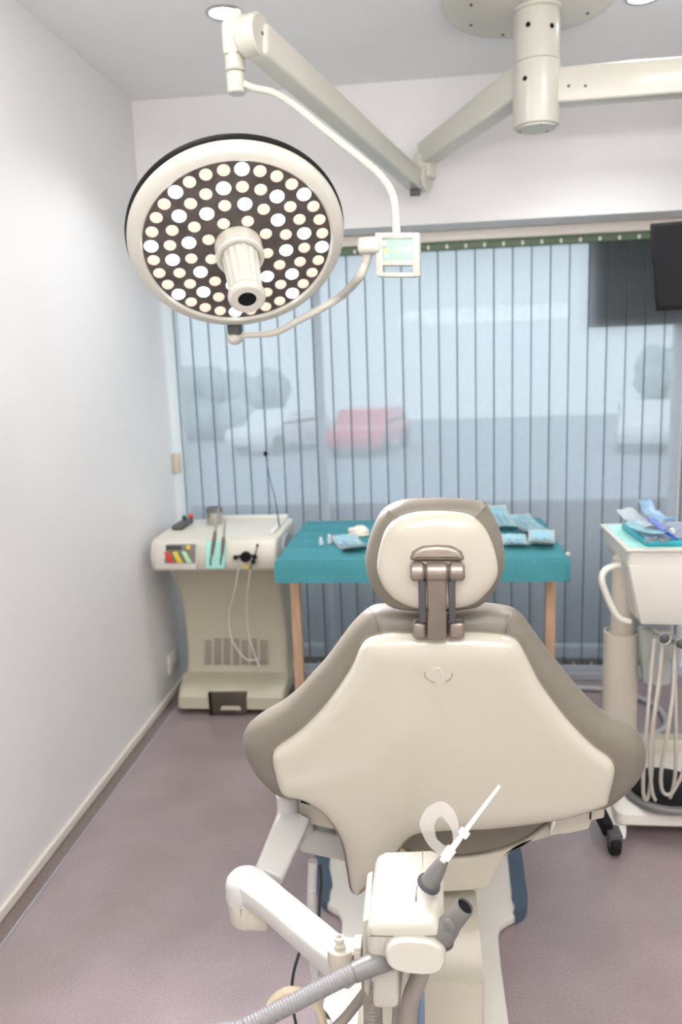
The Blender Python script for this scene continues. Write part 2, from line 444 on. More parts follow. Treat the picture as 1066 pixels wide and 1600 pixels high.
car('parked_car', 'red car parked beyond the lawn, showing through the blind', -1.95, 26, 'carred', R(78))
car('parked_car', 'white car parked beyond the glass behind the trolley, showing through the blind', 6.6, 25, 'carwhite', R(75))
car('parked_car', 'pale car parked outside behind the blind above the laser unit', -5.0, 27, 'carwhite', R(60))
def bush(name, label, x, y, z, s, h):
    b = NB()
    for i in range(26):
        a = random.random() * 2 * PI; q = random.random() ** .5
        ball(b, (x + s * q * math.cos(a), y + s * q * math.sin(a), z + h * random.uniform(.15, .9)), s * random.uniform(.25, .45), seg=8)
    for v in b.verts: v.co += Vector((noise.noise(v.co * 2), noise.noise(v.co * 2 + Vector((9, 0, 0))), noise.noise(v.co * 2 + Vector((0, 9, 0))))) * .25
    tag(obj(name, b, 'leaf', smooth=True, angle=180), label, 'bush')
bush('outdoor_bush', 'round bush outside behind the blind above the laser unit', -8.6, 33, -1.3, 2.4, 2.6)
bush('outdoor_bush', 'tall bush outside behind the right part of the blind', 10.5, 33, -1.3, 2.4, 2.6)
# dark board hung outside over the top right of the window, and a low dark wall, made up to block light at the blind's foot
b = NB(); bx(b, .705, 1.16, 3.738, 3.748, 1.625, 2.062); tag(obj('shutter_board', b, 'darkwall', smooth=False), 'dark board covering the top corner of the window behind the blind beside the monitor', 'board')
b = NB(); bx(b, -4, 4, YW + .45, YW + .6, -.9, .74, .02); o = obj('wall_light_block', b, 'lightblock'); o['kind'] = 'structure'
# ================================================================= VERTICAL BLIND
YBL = 3.70
bl = thing('vertical_blind', 'sheer grey vertical blind covering the whole far window', 'blind', (0, YBL, .05))
b = NB(); bx(b, -1.18, 1.14, YBL - .035, YBL + .02, 2.018, 2.060, .004); obj('head_rail', b, 'trim', bl)
b = NB(); bx(b, -1.18, 1.14, YBL - .010, YBL + .012, 1.985, 2.018, .003); obj('carrier_track', b, 'green_track' if 'green_track' in M else 'grey', bl)
k = 0
x = -1.102 - .0818 + .0409
while x < 1.13:
    b = NB(); n = 6; zt, zb = 1.985, .052; rows = 24
    tilt = R(5 + 1.2 * math.sin(k * 1.7)); off = .002 * math.sin(k * 2.3)
    g = []
    for j in range(rows + 1):
        z = zt + (zb - zt) * j / rows
        uu = [-.5, -.45, -.25, 0, .25, .46, .5]
        g.append([b.verts.new((x + math.cos(tilt) * uu[i] * .0885 + off * j / rows, YBL + math.sin(tilt) * uu[i] * .0885 + .0035 * (1 - (2 * uu[i]) ** 2) + .004 * math.sin(k * 3.1 + j * .25) * j / rows, z)) for i in range(n + 1)])
    for j in range(rows):
        for i in range(n): b.faces.new((g[j][i], g[j][i + 1], g[j + 1][i + 1], g[j + 1][i]))
    o = obj('slat', b, 'slat', bl); o.data.materials.append(M['overlapshade'])
    for pi_, pol in enumerate(o.data.polygons):
        if pi_ % n == 0: pol.material_index = 1
    b = NB(); bx(b, x - .006, x + .006, YBL - .018, YBL - .008, 1.988, 2.006, .002); obj('slat_clip', b, 'white', bl)
    b = NB(); bx(b, x - .040, x + .040, YBL - .004, YBL + .004, .052, .085, .002); obj('slat_weight', b, 'slatweight', bl)
    k += 1; x += .0818
b = NB()
xx = -1.14
while xx < 1.05:
    tube(b, [(xx, YBL - .012, .062), (xx + .02, YBL - .012, .048), (xx + .041, YBL - .012, .043), (xx + .062, YBL - .012, .048), (xx + .082, YBL - .012, .062)], .0016, 5, 3)
    ball(b, (xx, YBL - .012, .063), .005, seg=8)
    xx += .0818
obj('bottom_chain', b, 'chainpale', bl)
b = NB(); bx(b, XL + .001, XL + .036, 3.655, 3.68, 1.02, 1.115, .003); tag(obj('cord_cleat', b, 'tape'), 'beige cord cleat in the bright gap between left wall and blind', 'cleat')

# ================================================================= WALL SOCKET
so = thing('wall_socket', 'white double wall socket low on the left wall behind the laser unit', 'socket', (XL, 3.43, .14))
b = NB(); bx(b, XL, XL + .012, 3.37, 3.49, .12, .205, .004); obj('face_plate', b, 'white', so)
for yy in (3.40, 3.46):
    b = NB(); rod(b, (XL + .010, yy, .163), (XL + .0145, yy, .163), .019, 20); obj('socket_well', b, 'trim', so)

# ================================================================= WALL MONITOR
p0 = at(1016, 349, 3.0); p1 = at(1025, 483, 3.0)
mo = thing('wall_monitor', 'flat black screen hung at the top right in front of the blind', 'monitor', (1.1, 2.95, 1.65))
m0 = Matrix.Rotation(R(-14), 3, 'Z') @ Matrix.Rotation(R(-9), 3, 'X')
tl = Vector(p0)
def mq(x, y, z): return tl + m0 @ Vector((x, y, z))
b = NB(); prism(b, [mq(0, 0, 0), mq(.62, 0, 0), mq(.62, 0, -.30), mq(.028, 0, -.30)], m0 @ Vector((0, .035, 0)), .005); obj('casing', b, 'black', mo)
b = NB(); prism(b, [mq(.012, -.001, -.012), mq(.608, -.001, -.012), mq(.608, -.001, -.288), mq(.04, -.001, -.288)], m0 @ Vector((0, .002, 0))); obj('screen', b, 'screenblack', mo)
b = NB(); pb = mq(.33, .035, -.14); box(b, pb + Vector((0, .015, 0)), (.12, .04, .12), .006); rod(b, pb + Vector((0, .03, 0)), (pb.x + .02, 3.2, pb.z), .018); rod(b, (pb.x + .02, 3.2, pb.z - .02), (pb.x + .02, 3.2, ZC), .022)
obj('ceiling_bracket', b, 'black', mo)

# ================================================================= CEILING DOWNLIGHTS
def downlight(px, py, label):
    p = atz(px, py, ZC)
    t = thing('ceiling_downlight', label, 'light', (p.x, p.y, ZC - .004), 'recessed downlights')
    b = NB(); lathe(b, [(.058, .008), (.060, 0), (.052, -.004), (.046, .0), (.044, .006)], (p.x, p.y, ZC - .004), seg=40, cap0=False, cap1=False); obj('trim_ring', b, 'steel', t)
    b = NB(); lathe(b, [(.044, .004), (.042, .0005), (.02, -.002), (.001, -.003)], (p.x, p.y, ZC - .004), seg=32); obj('lens', b, 'spot', t)
    return p
d1 = downlight(350, 19, 'round recessed downlight glowing above the lamp arm elbow')
d2 = downlight(1006, -6, 'round recessed downlight cut off at the top edge on the right')

# ================================================================= SURGICAL LIGHT
YL = 1.9
LC = at(373, 387, YL)
dc = (EYE - LC).normalized(); dn = -UP * .985 + RT * .165; dn = (dn - dc * dn.dot(dc)).normalized()
TL_ = R(38.5)
LN = (dc * math.cos(TL_) + dn * math.sin(TL_)).normalized()
LV = (-dc * math.sin(TL_) + dn * math.cos(TL_)).normalized()     # in-plane, image down
LU = LV.cross(LN).normalized()
if LU.dot(RT) < 0: LU = -LU
depth = (LC - EYE).dot(FW); PXM = depth / FPX
RL = 169 * PXM
sl = thing('surgical_light', 'large round surgical light with lit LED face on jointed cream ceiling arms', 'light', (.30, 2.8, ZC))
def lp(u, v, h): return LC + LU * u + LV * v + LN * h
def ring(bm, prof, cx=0, cy=0, seg=72, c0=True, c1=True, **k): lathe(bm, prof, lp(cx, cy, 0), LN, seg, cap0=c0, cap1=c1, **k)
b = NB(); ring(b, [(.001, -.085), (.10, -.083), (.17, -.072), (RL - .02, -.052), (RL - .004, -.045), (RL - .003, -.035)], seg=96); hs = obj('lamp_housing', b, 'armwhite', sl)
b = NB(); ring(b, [(RL - .006, -.046), (RL + .003, -.044), (RL + .004, -.036), (RL + .001, -.030), (RL - .01, -.029)], seg=96, c0=False, c1=False); obj('rubber_seal', b, 'black', sl)
b = NB(); ring(b, [(RL - .004, -.034), (RL, -.026), (RL, -.016), (RL - .006, -.006), (RL - .018, .001), (RL * .885, .003), (RL * .868, -.001), (RL * .862, -.008)], seg=96, c0=False, c1=False); obj('lamp_rim', b, 'armwhite', sl)
b = NB(); ring(b, [(.001, -.010), (RL * .868, -.010), (RL * .868, -.004), (.02, -.004)], seg=96); pl = obj('led_plate', b, 'ledplate', sl)
RP = RL * .862
def dots(nn, rad, a0, coolk):
    for i in range(nn):
        a = R(a0) + i * 2 * PI / nn
        u = rad * RP * math.sin(a); v = -rad * RP * math.cos(a)
        cool = (i % coolk == 0) if coolk else False
        rr = RP * (.066 if not cool else .075)
        b = NB(); lathe(b, [(rr, 0), (rr * .93, rr * .12), (rr * .6, rr * .25), (rr * .02, rr * .30)], lp(u, v, -.0038), LN, 16, cap1=True)
        obj('led_lens', b, 'ledcool' if cool else 'ledwarm', sl)
dots(32, .915, 10, 4); dots(24, .72, -4, 3); dots(16, .525, 15, 2); dots(8, .33, 25, 0)
for i in range(8):      # thin spokes between the LED sectors
    a = R(-11 + 45 * i)
    b = NB(); beam(b, lp(.05 * math.sin(a), -.05 * math.cos(a), -.0035), lp(RP * .97 * math.sin(a), -RP * .97 * math.cos(a), -.0035), .0012, .001, bev=0, up=LN); obj('plate_spoke', b, 'darkgrey', pl)
b = NB(); ring(b, [(.056, -.004), (.0565, .034), (.053, .038), (.046, .0385), (.044, .034)], seg=40, c0=False); cl_ = obj('handle_collar', b, 'armwhite', sl)
b = NB(); ring(b, [(.043, .030), (.0425, .05), (.039, .12), (.0385, .158)], seg=96, flute=.07, nfl=14); obj('handle_grip', b, 'armwhite', sl)
b = NB(); ring(b, [(.038, .155), (.041, .158), (.0425, .166), (.041, .174), (.036, .178), (.021, .178), (.020, .172), (.019, .165)], seg=40, c1=False); obj('handle_end_ring', b, 'armwhite', sl)
b = NB(); ring(b, [(.0205, .164), (.0205, .175), (.001, .1752)], seg=24); obj('handle_socket', b, 'black', sl)
# pivot and yoke below the disc
pv = lp(.0, RL + .006, -.030); pvk = pv
b = NB(); box(b, at(367, 514, lp(0, RL + .01, -.03).y), (.036, .035, .034), .008); obj('pivot_block', b, 'darkgrey', sl)
pk = at(367, 529, lp(0, RL + .02, -.03).y)
b = NB(); ball(b, pk, .021, 1, 1, .8); ball(b, pk + Vector((0, 0, .008)), .021, 1, 1, .9); obj('pivot_knob', b, 'armwhite', sl)
y0 = pk.y
yk = [at(372, 524, y0), at(400, 523, y0), at(432, 519, y0 - .01), at(462, 503, y0 - .02), at(500, 483, y0 - .03), at(535, 461, y0 - .04), at(560, 435, 1.93), at(571, 412, 1.92), at(576, 388, 1.91)]
b = NB(); tube(b, yk, [.008, .008, .009, .009, .010, .0105, .011, .011, .012], 14); obj('yoke_arm', b, 'armwhite', sl)
b = NB(); c = at(577, 384, 1.905); box(b, c, (.052, .045, .036), .010, 3); box(b, at(592, 382, 1.91), (.04, .03, .02), .006); obj('yoke_joint', b, 'armwhite', sl)
# control panel
cp0 = at(622, 399, 1.90)
ex = (at(658, 399, 1.885) - at(588, 399, 1.90)).normalized(); ez = Vector((0, 0, 1)); ey = ez.cross(ex).normalized()
s_ = (at(658, 399, 1.89) - at(588, 399, 1.90)).length / 70     # metres per pixel there
def cpp(x, z, y=0): return cp0 + ex * x * s_ + ez * z * s_ + ey * y
def cbox(bm, x0, x1, z0, z1, y0, y1, bev=.002):
    prism(bm, [cpp(x0, z0, y0), cpp(x1, z0, y0), cpp(x1, z1, y0), cpp(x0, z1, y0)], ey * (y1 - y0), bev)
b = NB()
cbox(b, -34, -23, -32, 33, -.012, .014); cbox(b, 24, 35, -32, 33, -.012, .014); cbox(b, -25, 26, 24, 33, -.012, .014)
cbox(b, -25, 26, -16, -8, -.012, .014); cbox(b, -25, 26, -33, -26, -.012, .014); cbox(b, -25, 26, -9, 25, 0, .012, .001)
cp = obj('control_panel', b, 'armwhite', sl)
b = NB(); cbox(b, -23.2, 24.2, -8, 24, -.0045, .001, .0005); obj('panel_screen', b, 'screen', cp)
for (x, z, r, m_) in ((-17, 7, 3.4, 'icon_y'), (-3, 6, 2.4, 'icon_y'), (6, 8, 2.6, 'icon_b'), (12, 8, 3, 'icon_p'), (18.5, 8.5, 3.6, 'icon_p'), (17.5, 0, 2.8, 'icon_g'), (-17, 18, 2.6, 'iconpale'), (-17, -1, 2.6, 'iconpale'), (18, 18, 2.8, 'iconpale')):
    b = NB(); rod(b, cpp(x, z, -.0045), cpp(x, z, -.0055), r * s_, 14); obj('screen_icon', b, m_, cp)
for x in (-15, 0, 15):
    b = NB(); cbox(b, x - 5, x + 5, 27.5, 29.5, -.0135, -.011, .0004); obj('panel_key', b, 'iconpale', cp)
# drop tube from the elbow cylinder to the panel
kn = at(369, 128, 2.30)
tb = [kn + Vector((.01, 0, 0)), at(395, 137, 2.29), at(428, 145, 2.26), at(462, 166, 2.20), at(510, 205, 2.12), at(560, 245, 2.04), at(592, 272, 1.98), at(610, 296, 1.95), at(617, 320, 1.92), at(620, 368, 1.90)]
b = NB(); tube(b, tb, .0095, 14); obj('drop_tube', b, 'armwhite', sl)
# elbow head
k0 = at(365, 60, 2.30); k1 = at(370, 147, 2.30)
k1.x = k0.x + (k1.x - k0.x); 
b = NB(); rod(b, (k1.x, k1.y, k1.z), (k1.x, k1.y, at(370, 112, 2.30).z - .002), .0255, 28); obj('swivel_cylinder', b, 'armwhite', sl)
b = NB(); xk = k1.x; zt_ = at(366, 45, 2.30).z
rod(b, (xk, k1.y, at(370, 112, 2.30).z), (xk, k1.y, zt_ - .01), .027, 28)
prism(b, [(xk - .027, k1.y - .03, zt_ - .07), (xk + .02, k1.y - .03, zt_ - .07), (xk + .035, k1.y - .03, zt_ + .035), (xk + .015, k1.y - .03, zt_ + .045), (xk - .027, k1.y - .03, zt_ + .008)], (0, .06, 0), .01)
obj('elbow_head', b, 'armwhite', sl)
ke = at(395, 56, 2.27)
sa0 = at(400, 62, 2.27); sa1 = at(650, 283, 3.28)
ad = (sa1 - sa0).normalized()
b = NB(); hx = Vector((ad.y, -ad.x, 0)).normalized()
rod(b, ke - hx * .030, ke + hx * .030, .052, 32, .006); obj('elbow_disc', b, 'armwhite', sl)
b = NB(); rod(b, ke + hx * .0295 , ke + hx * .0315, .005, 10); obj('elbow_screw', b, 'darkgrey', sl)
b = NB(); box(b, at(382, 75, 2.29), (.02, .03, .022), .003); obj('stop_block', b, 'darkgrey', sl)
b = NB(); beam(b, sa0, sa1, .070, .085, .062, .075, .012); obj('spring_arm', b, 'armwhite', sl)
el = at(657, 280, 3.30)
b = NB(); rod(b, el - hx * .036, el + hx * .036, .052, 28, .006); obj('elbow_disc', b, 'armwhite', sl)
b = NB(); box(b, at(649, 301, 3.26), (.04, .03, .022), .003); obj('stop_block', b, 'darkgrey', sl)
eb = at(664, 262, 3.31)
b = NB(); rod(b, (eb.x, eb.y, el.z - .0), (eb.x, eb.y, eb.z + .05), .045, 28); obj('elbow_swivel', b, 'armwhite', sl)
cx, cy = .353, 2.80
b = NB(); beam(b, (cx - .02, cy + .02, at(838, 118, 2.8).z), (eb.x, eb.y, eb.z + .045), .085, .105, .07, .085, .012); obj('swing_arm', b, 'armwhite', sl)
zb_ = at(838, 200, 2.8).z; zm = at(838, 100, 2.8).z; zt_ = at(838, 22, 2.8).z
b = NB(); lathe(b, [(.066, 0), (.072, .004), (.0735, .02), (.0735, zm - zb_ - .002)], (cx, cy, zb_), seg=40); rod(b, (cx, cy, zb_ - .003), (cx, cy, zb_ + .003), .064, 40); co = obj('column_sleeve', b, 'armwhite', sl, label='lower sleeve of the ceiling column')
for a in (40, 160, 280):
    b = NB(); rod(b, (cx + .052 * math.cos(R(a)), cy + .052 * math.sin(R(a)), zb_ - .005), (cx + .052 * math.cos(R(a)), cy + .052 * math.sin(R(a)), zb_), .004, 8); obj('screw', b, 'darkgrey', co)
b = NB(); lathe(b, [(.0725, 0), (.0725, zt_ - zm)], (cx, cy, zm), seg=40); cu = obj('column', b, 'armwhite', sl)
for (px, py, par) in ((824, 37, cu), (866, 38, cu), (817, 121, co)):
    q = at(px, py, 2.73); d = Vector((q.x - cx, q.y - cy, 0)).normalized(); q = Vector((cx, cy, q.z)) + d * .0725
    b = NB(); rod(b, q - d * .003, q + d * .0015, .008, 14); obj('screw_hole', b, 'black', par)
b = NB(); lathe(b, [(.068, 0), (.075, .004), (.078, ZC - zt_ - .02)], (cx, cy, zt_), seg=40); obj('column_collar', b, 'armwhite', sl)
b = NB(); lathe(b, [(.076, .018), (.20, .022), (.262, .032), (.275, .044), (.272, .060)], (cx - .02, cy, ZC - .0605), seg=64, cap1=True); fl = obj('ceiling_flange', b, 'armwhite', sl)
for a in range(0, 360, 45):
    b = NB(); rod(b, (cx - .02 + .2 * math.cos(R(a + 20)), cy + .2 * math.sin(R(a + 20)), ZC - .0425), (cx - .02 + .2 * math.cos(R(a + 20)), cy + .2 * math.sin(R(a + 20)), ZC - .037), .005, 8); obj('screw', b, 'darkgrey', fl)
za = at(868, 138, 2.8).z
b = NB(); beam(b, (cx + .05, cy, za), (1.35, cy - .02, za + .0), .075, .105, bev=.008); ra = obj('second_arm', b, 'armwhite', sl)
for px in (889, 915):
    q = at(px, 134, 2.76); b = NB(); rod(b, (q.x, cy - .040, q.z), (q.x, cy - .034, q.z), .005, 10); obj('screw', b, 'darkgrey', ra)

# ================================================================= TABLE WITH DRAPE
TX0, TX1, TY0, TY1, TZ = -.575, .478, 2.84, 3.56, .795
tt = thing('instrument_table', 'narrow wooden-legged table under the teal drape by the window', 'table', ((TX0 + TX1) / 2, (TY0 + TY1) / 2, 0))
b = NB(); bx(b, TX0, TX1, TY0, TY1, TZ - .03, TZ - .004, .003); obj('tabletop', b, 'white', tt)
for x in (at(461, 900, 3.1).x, at(860, 905, 3.1).x):
    b = NB(); bx(b, x - .019, x + .019, 3.08, 3.118, .04, TZ - .03, .003); lg_ = obj('leg', b, 'wood', tt)
    b = NB(); bx(b, x - .022, x + .022, 2.90, 3.50, 0, .04, .004); obj('foot_bar', b, 'wood', lg_)
b = NB(); nx, ny = 60, 50
e = .012
def cloth(i, j):
    # unfolded parameters: i across x, j across y, with hems hanging on each side
    hx_, hy_ = .05, .088
    W = TX1 - TX0 + 2 * e; D = TY1 - TY0 + 2 * e
    s = -hx_ + (W + 2 * hx_) * i / nx; t = -hy_ + (D + 2 * hy_) * j / ny
    x = TX0 - e + min(max(s, 0), W); y = TY0 - e + min(max(t, 0), D)
    dz = max(-s, 0, s - W); dz2 = max(-t, 0, t - D)
    if dz > 0 and dz2 > 0: dz = max(dz, dz2); 
    else: dz = dz + dz2
    z = TZ + .002 - dz
    if dz == 0:
        for f_ in (.22, .42, .62, .82):
            q = (t / D - f_) / .018; z += .008 * math.exp(-q * q)
        z += .0015 * noise.noise(Vector((s * 9, t * 9, 0)))
    else:
        k_ = .004 * noise.noise(Vector((s * 14, t * 14, 3))) * dz / .05
        if dz2: y += k_ - math.copysign(.006, D / 2 - t) * (dz / .08)
        else: x += k_
    return (x, y, z)
g = [[b.verts.new(cloth(i, j)) for j in range(ny + 1)] for i in range(nx + 1)]
for i in range(nx):
    for j in range(ny): b.faces.new((g[i][j], g[i + 1][j], g[i + 1][j + 1], g[i][j + 1]))
bmesh.ops.solidify(b, geom=b.faces[:], thickness=-.0015)
tag(obj('table_drape', b, 'teal', angle=50), 'creased teal surgical drape spread over the table by the window', 'drape')
TZ2 = TZ + .006
def onT(px, py): return atz(px, py, TZ2)
# vials
for (px, py, lab, hh) in ((502, 851, 'short clear vial on the teal drape, the one further from the gauze', .018), (515, 849, 'taller clear vial on the teal drape, the one nearer the gauze', .024)):
    p = onT(px, py); t = thing('glass_vial', lab, 'vial', p)
    b = NB(); lathe(b, [(.008, 0), (.0095, .002), (.0095, hh), (.006, hh + .003), (.0055, hh + .006)], p, seg=18); obj('bottle', b, 'clear', t)
    b = NB(); lathe(b, [(.0065, 0), (.0068, .004), (.006, .007)], p + Vector((0, 0, hh + .0055)), seg=16); obj('cap', b, 'white', t)
def crumple(name, m, px, py, w, l, rz, label, cat, seed, amp=.01, curl=0, h=0, tilt=0, thick=.0012):
    p = onT(px, py)
    o = sheet_obj(name, m, None, thick, c=(p.x, p.y, p.z + h), w=w, l=l, rz=rz, amp=amp, seed=seed, curl=curl, tilt=tilt); return tag(o, label, cat)
def gauze(px, py, r, label, seed, z=0):
    p = onT(px, py); b = NB(); rr = bmesh.ops.create_icosphere(b, subdivisions=4, radius=1)
    for v in b.verts:
        n_ = noise.noise(v.co * 1.6 + Vector((seed, 0, 0))) * .35 + noise.noise(v.co * 4 + Vector((seed, 5, 0))) * .22
        v.co = Vector((v.co.x * r * 1.5, v.co.y * r * 1.3, max(-.35, v.co.z) * r * .75 + .35 * r * .75)) * (1 + n_)
        v.co.z = max(0, v.co.z)
    bmesh.ops.translate(b, verts=b.verts, vec=(p.x, p.y, p.z + z)); return tag(obj('gauze_wad', b, 'peach', angle=180), label, 'gauze')
gauze(560, 835, .032, 'crumpled cream gauze wad on the teal drape behind the headrest edge', 3)
def pouch(px, py, w, l, rz, label, seed, curl=.01, group=None, tilt=0):
    p = onT(px, py); t = thing('sterile_pouch', label, 'pouch', (p.x, p.y, TZ2), group)
    ORG[t.name] = Vector((p.x, p.y, TZ2))
    z = TZ2
    sheet_obj('paper_back', 'paper', t, c=(p.x, p.y, z), w=w, l=l, rz=rz, amp=.003, seed=seed, curl=curl, tilt=tilt)
    sheet_obj('film_front', 'pouch', t, c=(p.x, p.y, z + .0035), w=w * .80, l=l * .88, rz=rz, amp=.005, seed=seed + 4, curl=curl * .7, tilt=tilt)
    b = NB(); c_, s_2 = math.cos(rz), math.sin(rz)
    for q in (-.2, .1):
        a_ = Vector((p.x + q * w * c_ + .3 * l * s_2, p.y + q * w * s_2 - .3 * l * c_, z + .012 + tilt * .2 * l)); e_ = Vector((p.x + q * w * c_ - .2 * l * s_2, p.y + q * w * s_2 + .2 * l * c_, z + .014 + tilt * .7 * l))
        tube(b, [a_, (a_ + e_) / 2 + Vector((.003, 0, .002)), e_], [.002, .003, .0018], 8)
    obj('instrument', b, 'steel', t)
    return t
pouch(549, 854, .105, .22, R(20), 'open blue and white sterile pouch beside the two vials', 11, .022)
pouch(786, 820, .085, .32, R(6), 'pale blue pouch with raised white corner, right behind the headrest', 12, .02, tilt=.10)
pouch(804, 850, .095, .17, R(-3), 'pale blue pouch lying just in front of the raised one', 13, .016)
pouch(826, 823, .105, .36, R(8), 'long pale blue pouch with white top edge on the drape, far corner', 14, .016)
pouch(846, 849, .10, .20, R(-8), 'blue pouch with steel tips and turned-up white edges, nearest the drape corner', 15, .028)
b = NB(); p = atz(894, 868, TZ + .005); lathe(b, [(.006, 0), (.009, .004), (.008, .010), (.003, .013)], (TX1 + .004, TY0 + .004, TZ + .004), seg=16); tag(obj('table_clip', b, 'white'), 'small white clip at the front right corner of the drape', 'clip')
# ================================================================= LASER TROLLEY
lu = thing('laser_unit', 'tall beige medical laser unit with colour-striped panel against the left wall', 'machine', (-.93, 3.4, 0))
def loft(bm, secs, rad=.02, seg=4):
    """secs: (x0,x1,y0,y1,z) rounded-rectangle sections"""
    rings = []
    for (x0, x1, y0, y1, z) in secs:
        r = min(rad, (x1 - x0) / 2.1, (y1 - y0) / 2.1); ring_ = []
        for (cx_, cy_, a0) in ((x1 - r, y1 - r, 0), (x0 + r, y1 - r, 90), (x0 + r, y0 + r, 180), (x1 - r, y0 + r, 270)):
            for k in range(seg + 1):
                a = R(a0 + 90 * k / seg); ring_.append(bm.verts.new((cx_ + r * math.cos(a), cy_ + r * math.sin(a), z)))
        rings.append(ring_)
    for a, b_ in zip(rings, rings[1:]):
        n = len(a)
        for k in range(n): bm.faces.new((a[k], a[(k + 1) % n], b_[(k + 1) % n], b_[k]))
    bm.faces.new(rings[0][::-1]); bm.faces.new(rings[-1])
def sec(l, r, row, Y, yb):
    a = at(l, row, Y); c = at(r, row, Y); return (max(a.x, XL + .02), c.x, Y, yb, (a.z + c.z) / 2)
S = [sec(278, 440, 1117, 3.22, 3.58), sec(277, 441, 1108, 3.20, 3.58), sec(277, 444, 1090, 3.20, 3.58), sec(280, 446, 1074, 3.23, 3.58), sec(285, 448, 1060, 3.29, 3.58), sec(291, 449, 1050, 3.345, 3.58),
     sec(291, 449, 1030, 3.36, 3.58), sec(290, 448, 1000, 3.36, 3.58), sec(286, 446, 965, 3.355, 3.58), sec(280, 442, 930, 3.33, 3.58), sec(272, 439, 908, 3.28, 3.58), sec(262, 437, 892, 3.20, 3.58)]
S = sorted(S, key=lambda s: s[4]); S[0] = (*S[0][:4], max(.022, S[0][4]))
b = NB(); loft(b, S, .022); obj('body', b, 'cartbody', lu)
zc0 = at(330, 893, 3.14).z; zc1 = at(330, 846, 3.14).z
X0 = at(236, 868, 3.14).x; X1 = at(433, 868, 3.14).x; X0 = max(X0, XL + .03)
b = NB(); prof = [(3.13, zc0 + .01), (3.118, zc0 + .05), (3.122, zc0 + .085), (3.14, zc1 - .006), (3.17, zc1 + .010), (3.56, zc1 + .016), (3.58, zc1), (3.58, zc0), (3.15, zc0)]
prism(b, [(X0, y, z) for y, z in prof], (X1 - X0, 0, 0), .018, 4); obj('console', b, 'consolecream', lu)
ZT = zc1 + .014
b = NB(); bx(b, X0 + .16, X1 - .02, 3.52, 3.55, ZT - .002, ZT + .02, .004); bx(b, X1 - .045, X1 - .02, 3.2, 3.54, ZT - .003, ZT + .012, .004); obj('top_rim', b, 'white', lu)
b = NB(); lathe(b, [(.002, 0), (.05, .002), (.06, .02), (.06, .05)], (X1 - .01, 3.35, (zc0 + zc1) / 2 + .0), (1, 0, 0), 28) ; bm_ = b
bmesh.ops.scale(b, vec=(.35, 1.6, .8), verts=b.verts, space=Matrix.Translation(-Vector((X1 - .01, 3.35, (zc0 + zc1) / 2)))); obj('end_cap', b, 'endshade', lu)
YF_ = 3.118
def onF(px, py, y=YF_): return at(px, py, y)
def fpoly(bm, pts, y, d, bev=0): prism(bm, [onF(px, py, y) for px, py in pts], (0, d, 0), bev)
b = NB(); fpoly(b, [(244, 849), (309, 849), (307, 890), (243, 889)], 3.112, .012, .002); dp = obj('display_bezel', b, 'white', lu)
b = NB(); fpoly(b, [(259, 851), (306, 850), (305, 880), (257, 880)], 3.108, .004, .001); obj('display_panel', b, 'panelgrey', dp)
for pts, m_ in (([(256, 864), (263, 862), (272, 880), (263, 880)], 'red'), ([(269, 863), (276, 862), (286, 880), (277, 880)], 'yellow'), ([(283, 862), (290, 862), (300, 879), (292, 880)], 'green'), ([(291, 852), (297, 852), (297, 859), (291, 859)], 'yellow'), ([(260, 853), (284, 852.5), (284, 859), (260, 859)], 'darkgrey')):
    b = NB(); fpoly(b, pts, 3.105, .003, .001); obj('panel_stripe' if len(pts) and m_ != 'darkgrey' else 'panel_readout', b, m_, dp)
b = NB(); fpoly(b, [(321, 846), (352, 846), (351, 889), (321, 889)], 3.104, .02, .003); obj('handpiece_rest', b, 'mint', lu)
b = NB(); p = onF(385, 869); rod(b, p, p + Vector((0, -.022, 0)), .022, 24); rod(b, onF(372, 869.5, 3.10), onF(400, 868, 3.10), .005, 10)
for (px, py) in ((368, 871), (398, 870), (396, 878)): rod(b, onF(px, py, 3.115), onF(px, py, 3.09), .010, 16)
obj('fibre_port', b, 'black', lu)
b = NB(); tube(b, [onF(391, 889, 3.10), onF(397, 874, 3.085), onF(402, 853, 3.10)], .0028, 8); ball(b, onF(402.5, 852, 3.10), .006, seg=10); obj('port_lever', b, 'black', lu)
b = NB(); fpoly(b, [(379, 889), (385, 882), (390, 889)], 3.112, .004); obj('warning_sign', b, 'yellow', lu)
# vents
cols = [(319, 331), (333, 346), (348, 360), (363, 374), (376, 388), (391, 402), (405, 418)]
b = NB(); fpoly(b, [(316, 998), (420, 999), (421, 1041), (318, 1040)], 3.352, .012, .002); vp = obj('vent_plate', b, 'cartbody', lu)
for i, (a, c) in enumerate(cols):
    b = NB(); y0_, y1_ = ((1001, 1037) if i % 2 == 0 and i != 2 else (998.5, 1040))
    y = y0_
    while y < y1_:
        fpoly(b, [(a + 1.5, y), (c, y), (c, y + 1.7), (a + 1.5, y + 1.7)], 3.3505, .002); y += 3.2
    obj('vent_slot', b, 'panelgrey', vp)
b = NB(); fpoly(b, [(329, 1083), (385, 1083), (386, 1117), (331, 1117)], 3.196, .02, .002); rb_ = obj('base_recess', b, 'recess', lu)
b = NB(); fpoly(b, [(346, 1104), (374, 1104), (377, 1110), (344, 1110)], 3.190, .01, .002); obj('pedal_rest', b, 'cartbody', rb_)
b = NB(); fpoly(b, [(325, 1083), (329, 1083), (332, 1118), (328, 1118)], 3.192, .02, .001); obj('recess_edge', b, 'black', rb_)
for x in (-1.09, -.80):
    for y in (3.27, 3.52):
        b = NB(); rod(b, (x - .012, y, .021), (x + .012, y, .021), .021, 18); obj('castor', b, 'black', lu)
